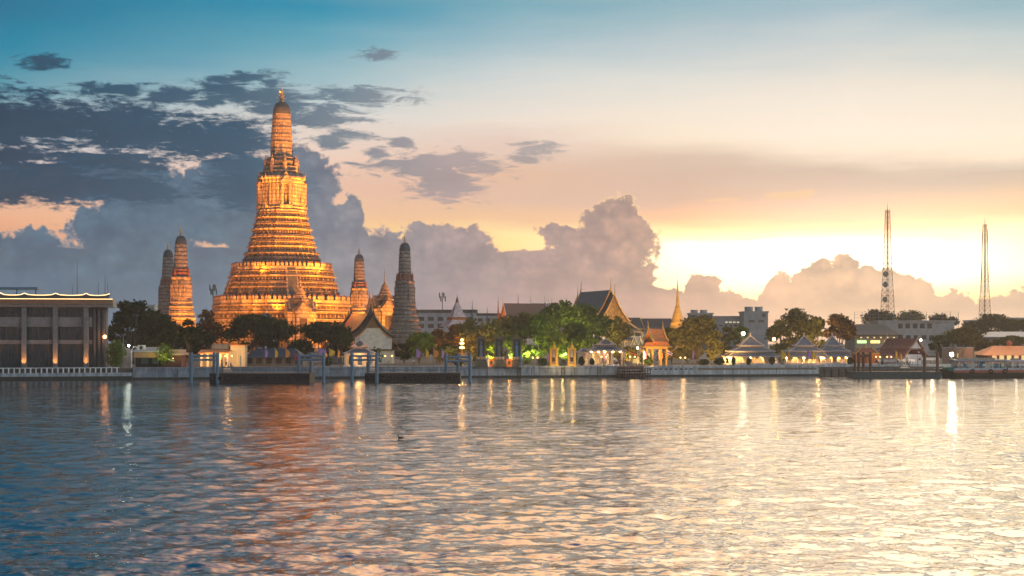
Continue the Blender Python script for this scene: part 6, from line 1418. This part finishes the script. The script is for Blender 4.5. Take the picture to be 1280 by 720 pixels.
# ------------------------------------------------------------------ ferries
def ferry(px0, L, Y, label, roofc, hullc, low, wf, top=449.5, bow=True):
    t = empty('ferry', (X_(px0, Y), Y, 0), 0, label, 'boat', 'river ferries at the right pier')
    B = 2.0; n = 12; rings = []
    for i in range(n + 1):
        f = i / n; x = L * f; w = B * min(1, (f / .16) ** .6 + .12) if bow else B; sh = .55 * (1 - min(1, f / .18)) ** 2 if bow else 0; rk = -.9 * (1 - min(1, f / .1)) if bow else 0
        rings.append([(x + 0, -w * .75, -.4), (x + rk * .4, -w, .55 + sh), (x + rk, -w * 1.03, 1.25 + sh), (x + rk, w * 1.03, 1.25 + sh), (x + rk * .4, w, .55 + sh), (x, w * .75, -.4)])
    h = MB(); h.loft(rings); ho = h.build('hull', pm('dark_brown_hull', (.05, .04, .03), .6), t)
    for z0, z1, c, nm, dy in ((1.05, 1.55, 'red', 'red_stripe', .04), (1.56, 2.0, 'white', 'white_stripe', .04)):
        s = MB()
        for sd in (-1, 1): s.bb(1.6, L - .3, sd * (B * 1.03 + .06), sd * (B * 1.03), z0, z1)
        s.build(nm, pm('boat_' + c, dict(red=(.5, .12, .06), white=(.5, .5, .5))[c], .5), t)
    b = MB(); b.lathe([(.1, 0), (.9, .2), (1.0, .8), (.8, 1.0)], (1.2, 0, 1.2), 10, 1.4, 1.6); b.build('bow_deck', pm('boat_green', (.08, .28, .2), .5), t)
    zt = Z_(top, Y)
    r = MB(); r.loft([[(x, y, z) for y, z in ((-B * 1.1, zt - .35), (-B * .9, zt - .08), (0, zt + .08), (B * .9, zt - .08), (B * 1.1, zt - .35), (B * 1.0, zt - .45), (-B * 1.0, zt - .45))] for x in (1.7, L - .2)]); ro = r.build('roof', roofc, t)
    q = MB()
    for k in range(5): q.bb(3 + k * (L - 5) / 5, 4.4 + k * (L - 5) / 5, -.7, .7, zt + .03, zt + .34)
    q.build('life_raft_boxes', pm('pale_canvas_bundle', (.5, .42, .3), .8), ro)
    np_ = int(L / 1.5)
    for i in range(np_):
        x = 2.6 + (L - 3) * i / (np_ - 1)
        for sd in (-1, 1): p = MB(); p.bb(x - .05, x + .05, sd * B - .05, sd * B + .05, 2.0, zt - .4); p.build('pillar', white_p, t)
    w = MB(); w.slab([(2.4, -B * .95, 2.0), (2.4, B * .95, 2.0), (1.9, B * .95, zt - .45), (1.9, -B * .95, zt - .45)], .05); w.build('windscreen', pm('pale_windscreen', (.35, .42, .42), .2, spec=.6), t)
    for i in range(wf):
        x = 3.4 + i * 1.6
        p = MB(); p.bb(x, x + .8, -B - .07, -B - .03, 2.05, zt - .75); p.build('window_panel', pm('blue_window_panel', (.05, .16, .22), .3) if i % 2 == 0 else pm('pale_window_panel', (.5, .48, .38), .5), t)
    for x in (L * .42, L * .72, L * .95):
        f = MB(); rings = []
        for k in range(11):
            a = 2 * math.pi * k / 10; rings.append([(x + (.36 + .13 * math.cos(b_)) * math.cos(a), -B * 1.03 - .2 + .13 * math.sin(b_), 1.35 + (.36 + .13 * math.cos(b_)) * math.sin(a)) for b_ in (0, 1.57, 3.14, 4.71)])
        f.loft(rings, caps=False); f.build('tyre_fender', tyre_m, t)
    d = MB(); d.bb(2.4, L - .5, -B * .9, B * .9, 1.3, 1.4); d.build('deck', dark_wood, t)
    s = MB()
    for i in range(int(L / 1.7)): s.bb(3.4 + i * 1.5, 3.7 + i * 1.5, -B * .7, B * .7, 1.41, 2.0)
    s.build('benches', dark_wood, t)
    for xx in (4, L * .5, L - 2): l = lamp_light((xx, 0, zt - .8), (1, .85, .6), 40); l.parent = t
    return t
fa = ferry(1179, 12.5, 303, 'ferry with pale bow screen, blue windows and red stripe at far right', grey_tile, None, 0, 5)
fb = ferry(1246, 22, 306, 'open sided ferry with grey canopy running off the right edge', pm('pink_grey_canopy', (.4, .36, .36), .7), None, 0, 0, 450, False)
Yf = 303
for i, (px, z, c, tr_, sit, lab) in enumerate(((1200, 1.4, 'khaki', 'dark', True, 'passenger in khaki seated in the first ferry window'), (1212, 1.4, 'white', 'dark', True, 'passenger in white seated mid cabin of the first ferry'), (1222, 1.4, 'orange', 'dark', True, 'passenger in orange seated toward the stern of the first ferry'),
        (1250, 1.4, 'green', 'dark', False, 'standing passenger in green at the front of the open sided ferry'), (1257, 1.4, 'dark', 'dark', False, 'standing passenger in dark clothes on the open sided ferry'), (1263, 1.4, 'red', 'khaki', False, 'standing passenger in red on the open sided ferry'), (1272, 1.4, 'white', 'dark', False, 'standing passenger in white near the right edge of the photograph'))):
    Yp = 301.8 if px < 1240 else 304.9
    person((X_(px, Yp), Yp, z), .5 + .7 * i, c, tr_, lab, sit=sit)
def longtail(px, Y, label, L=7, can=None):
    t = empty('boat', (X_(px, Y), Y, 0), R(4), label, 'boat'); n = 10; rings = []
    for i in range(n + 1):
        f = i / n; w = .75 * math.sin(math.pi * min(.97, .06 + f * .9)) ** .6; s = .9 * abs(f - .5) ** 3 * 6
        rings.append([(L * f, -w * .5, -.25 + s * .4), (L * f, -w, .55 + s), (L * f, w, .55 + s), (L * f, w * .5, -.25 + s * .4)])
    h = MB(); h.loft(rings); h.build('hull', pm('boat_green', (.08, .28, .2), .5), t)
    c = MB(); c.bb(L * .25, L * .8, -.8, .8, 1.75, 1.85); c.build('canopy', can or white_p, t)
    for x in (L * .27, L * .78):
        for y in (-.7, .7): p = MB(); p.tube([(x, y, .5), (x, y, 1.75)], .04, 4); p.build('post', pole_m, t)
longtail(1160, 307.5, 'small green canopied boat between pontoon and ferry', 6)
# crane-like gold spar on the pier and the duck on the river
t = empty('pier_spar', (X_(1198, 310), 310, GZ), 0, 'slanting yellow spar behind the ferry roof', 'spar'); s = MB(); s.tube([(0, 0, 0), (0, 0, 2.6)], .12, 6); s.build('post', gold_paint, t); s = MB(); s.tube([(0, 0, 2.5), (1.2, 0, 3.9)], .13, 6); s.build('arm', gold_paint, t)
def water_bird():
    Y = HCAM * FPX / (548.5 - HZ); t = empty('water_bird', (X_(501, Y), Y, .02), R(-60), 'small dark bird floating alone mid river', 'bird'); dk = pm('dark_feathers', (.02, .018, .015), .7)
    b = MB(); b.lathe([(.02, -.24), (.09, -.16), (.12, 0), (.10, .12), (.04, .22), (.01, .3)], (0, 0, 0), 8); b.v = [(x, z, .06 + y * .75) for x, y, z in b.v]
    b.tube([(0, -.16, .1), (0, -.22, .22), (0, -.24, .28)], .045, 6, .035); b.ball((0, -.26, .3), .055, 8, 5); b.build('body', dk, t, True); b = MB(); b.tube([(0, -.3, .3), (0, -.38, .285)], .02, 5, .006); b.build('beak', gold_paint, t)
water_bird()

# ------------------------------------------------------------------ floodlights of the temple
ORG = (1.0, 0.265, 0.012)
def floods():
    Yc = 446; cx = X_(352, Yc)
    th = R(20); W = lambda x, y, z: (cx + x * math.cos(th) - y * math.sin(th), Yc + x * math.sin(th) + y * math.cos(th), GZ + z)
    for x, y, z, tx, ty, tz, e, s in (
        (20, -50, 3, 8, -12, 18, 260000, 56), (2, -52, 3, 0, -12, 18, 60000, 50), (-26, -47, 3, -8, -12, 16, 120000, 56),
        (50, -18, 4, 12, 0, 22, 240000, 46), (-52, -26, 4, -8, -4, 18, 110000, 55),
        (18, -40, 3, 3, -6, 48, 640000, 34), (-20, -40, 3, -3, -6, 46, 170000, 34), (16, -36, 3, 2, -2, 66, 1100000, 24), (-20, -36, 3, -1, -2, 66, 330000, 24),
        (20, -42, 3, 8, -24, 12, 20000, 60)):
        spot(W(x, y, z), W(tx, ty, tz), ORG, e * 1.2, s)
    for x in (-13, -5, 5, 13): spot(W(x, -21.5, 14.0), W(x * .8, -14, 22), ORG, 9000, 110)
    for x in (-9, -2.5, 4, 10): spot(W(x, -14.3, 24.5), W(x * .6, -9, 33), ORG, 9000, 100)
    # satellites
    for px, Y, dx, dy, e in ((226, 400, 5, -17, 150000), (226, 400, 12, -8, 70000), (449, 489, 2, -15, 190000), (449, 489, 12, -8, 90000), (506, 429, 20, 6, 220000), (210, 463, -6, -16, 9000)):
        x = X_(px, Y); spot((x + dx, Y + dy, GZ + 2), (x, Y, GZ + 23), ORG, e * .55, 65)
floods()

# ------------------------------------------------------------------ warm evening haze over the river and the town
def make_haze():
    x0, x1, y0, y1, z0, z1 = -1500, 1500, -60, 1560, -4, 96
    o = MB().bb(x0, x1, y0, y1, z0, z1).build('haze', None)
    m = bpy.data.materials.new('evening_haze'); m.use_nodes = True; T = NT(m.node_tree); T.n.clear(); out = T.new('ShaderNodeOutputMaterial')
    v = T.new('ShaderNodeVolumePrincipled'); v.inputs['Color'].default_value = (1.0, .95, .88, 1); v.inputs['Density'].default_value = 0.00018; v.inputs['Anisotropy'].default_value = 0.6
    T.l.new(v.outputs[0], out.inputs['Volume']); o.data.materials.append(m); tag(o, kind='stuff')
make_haze()
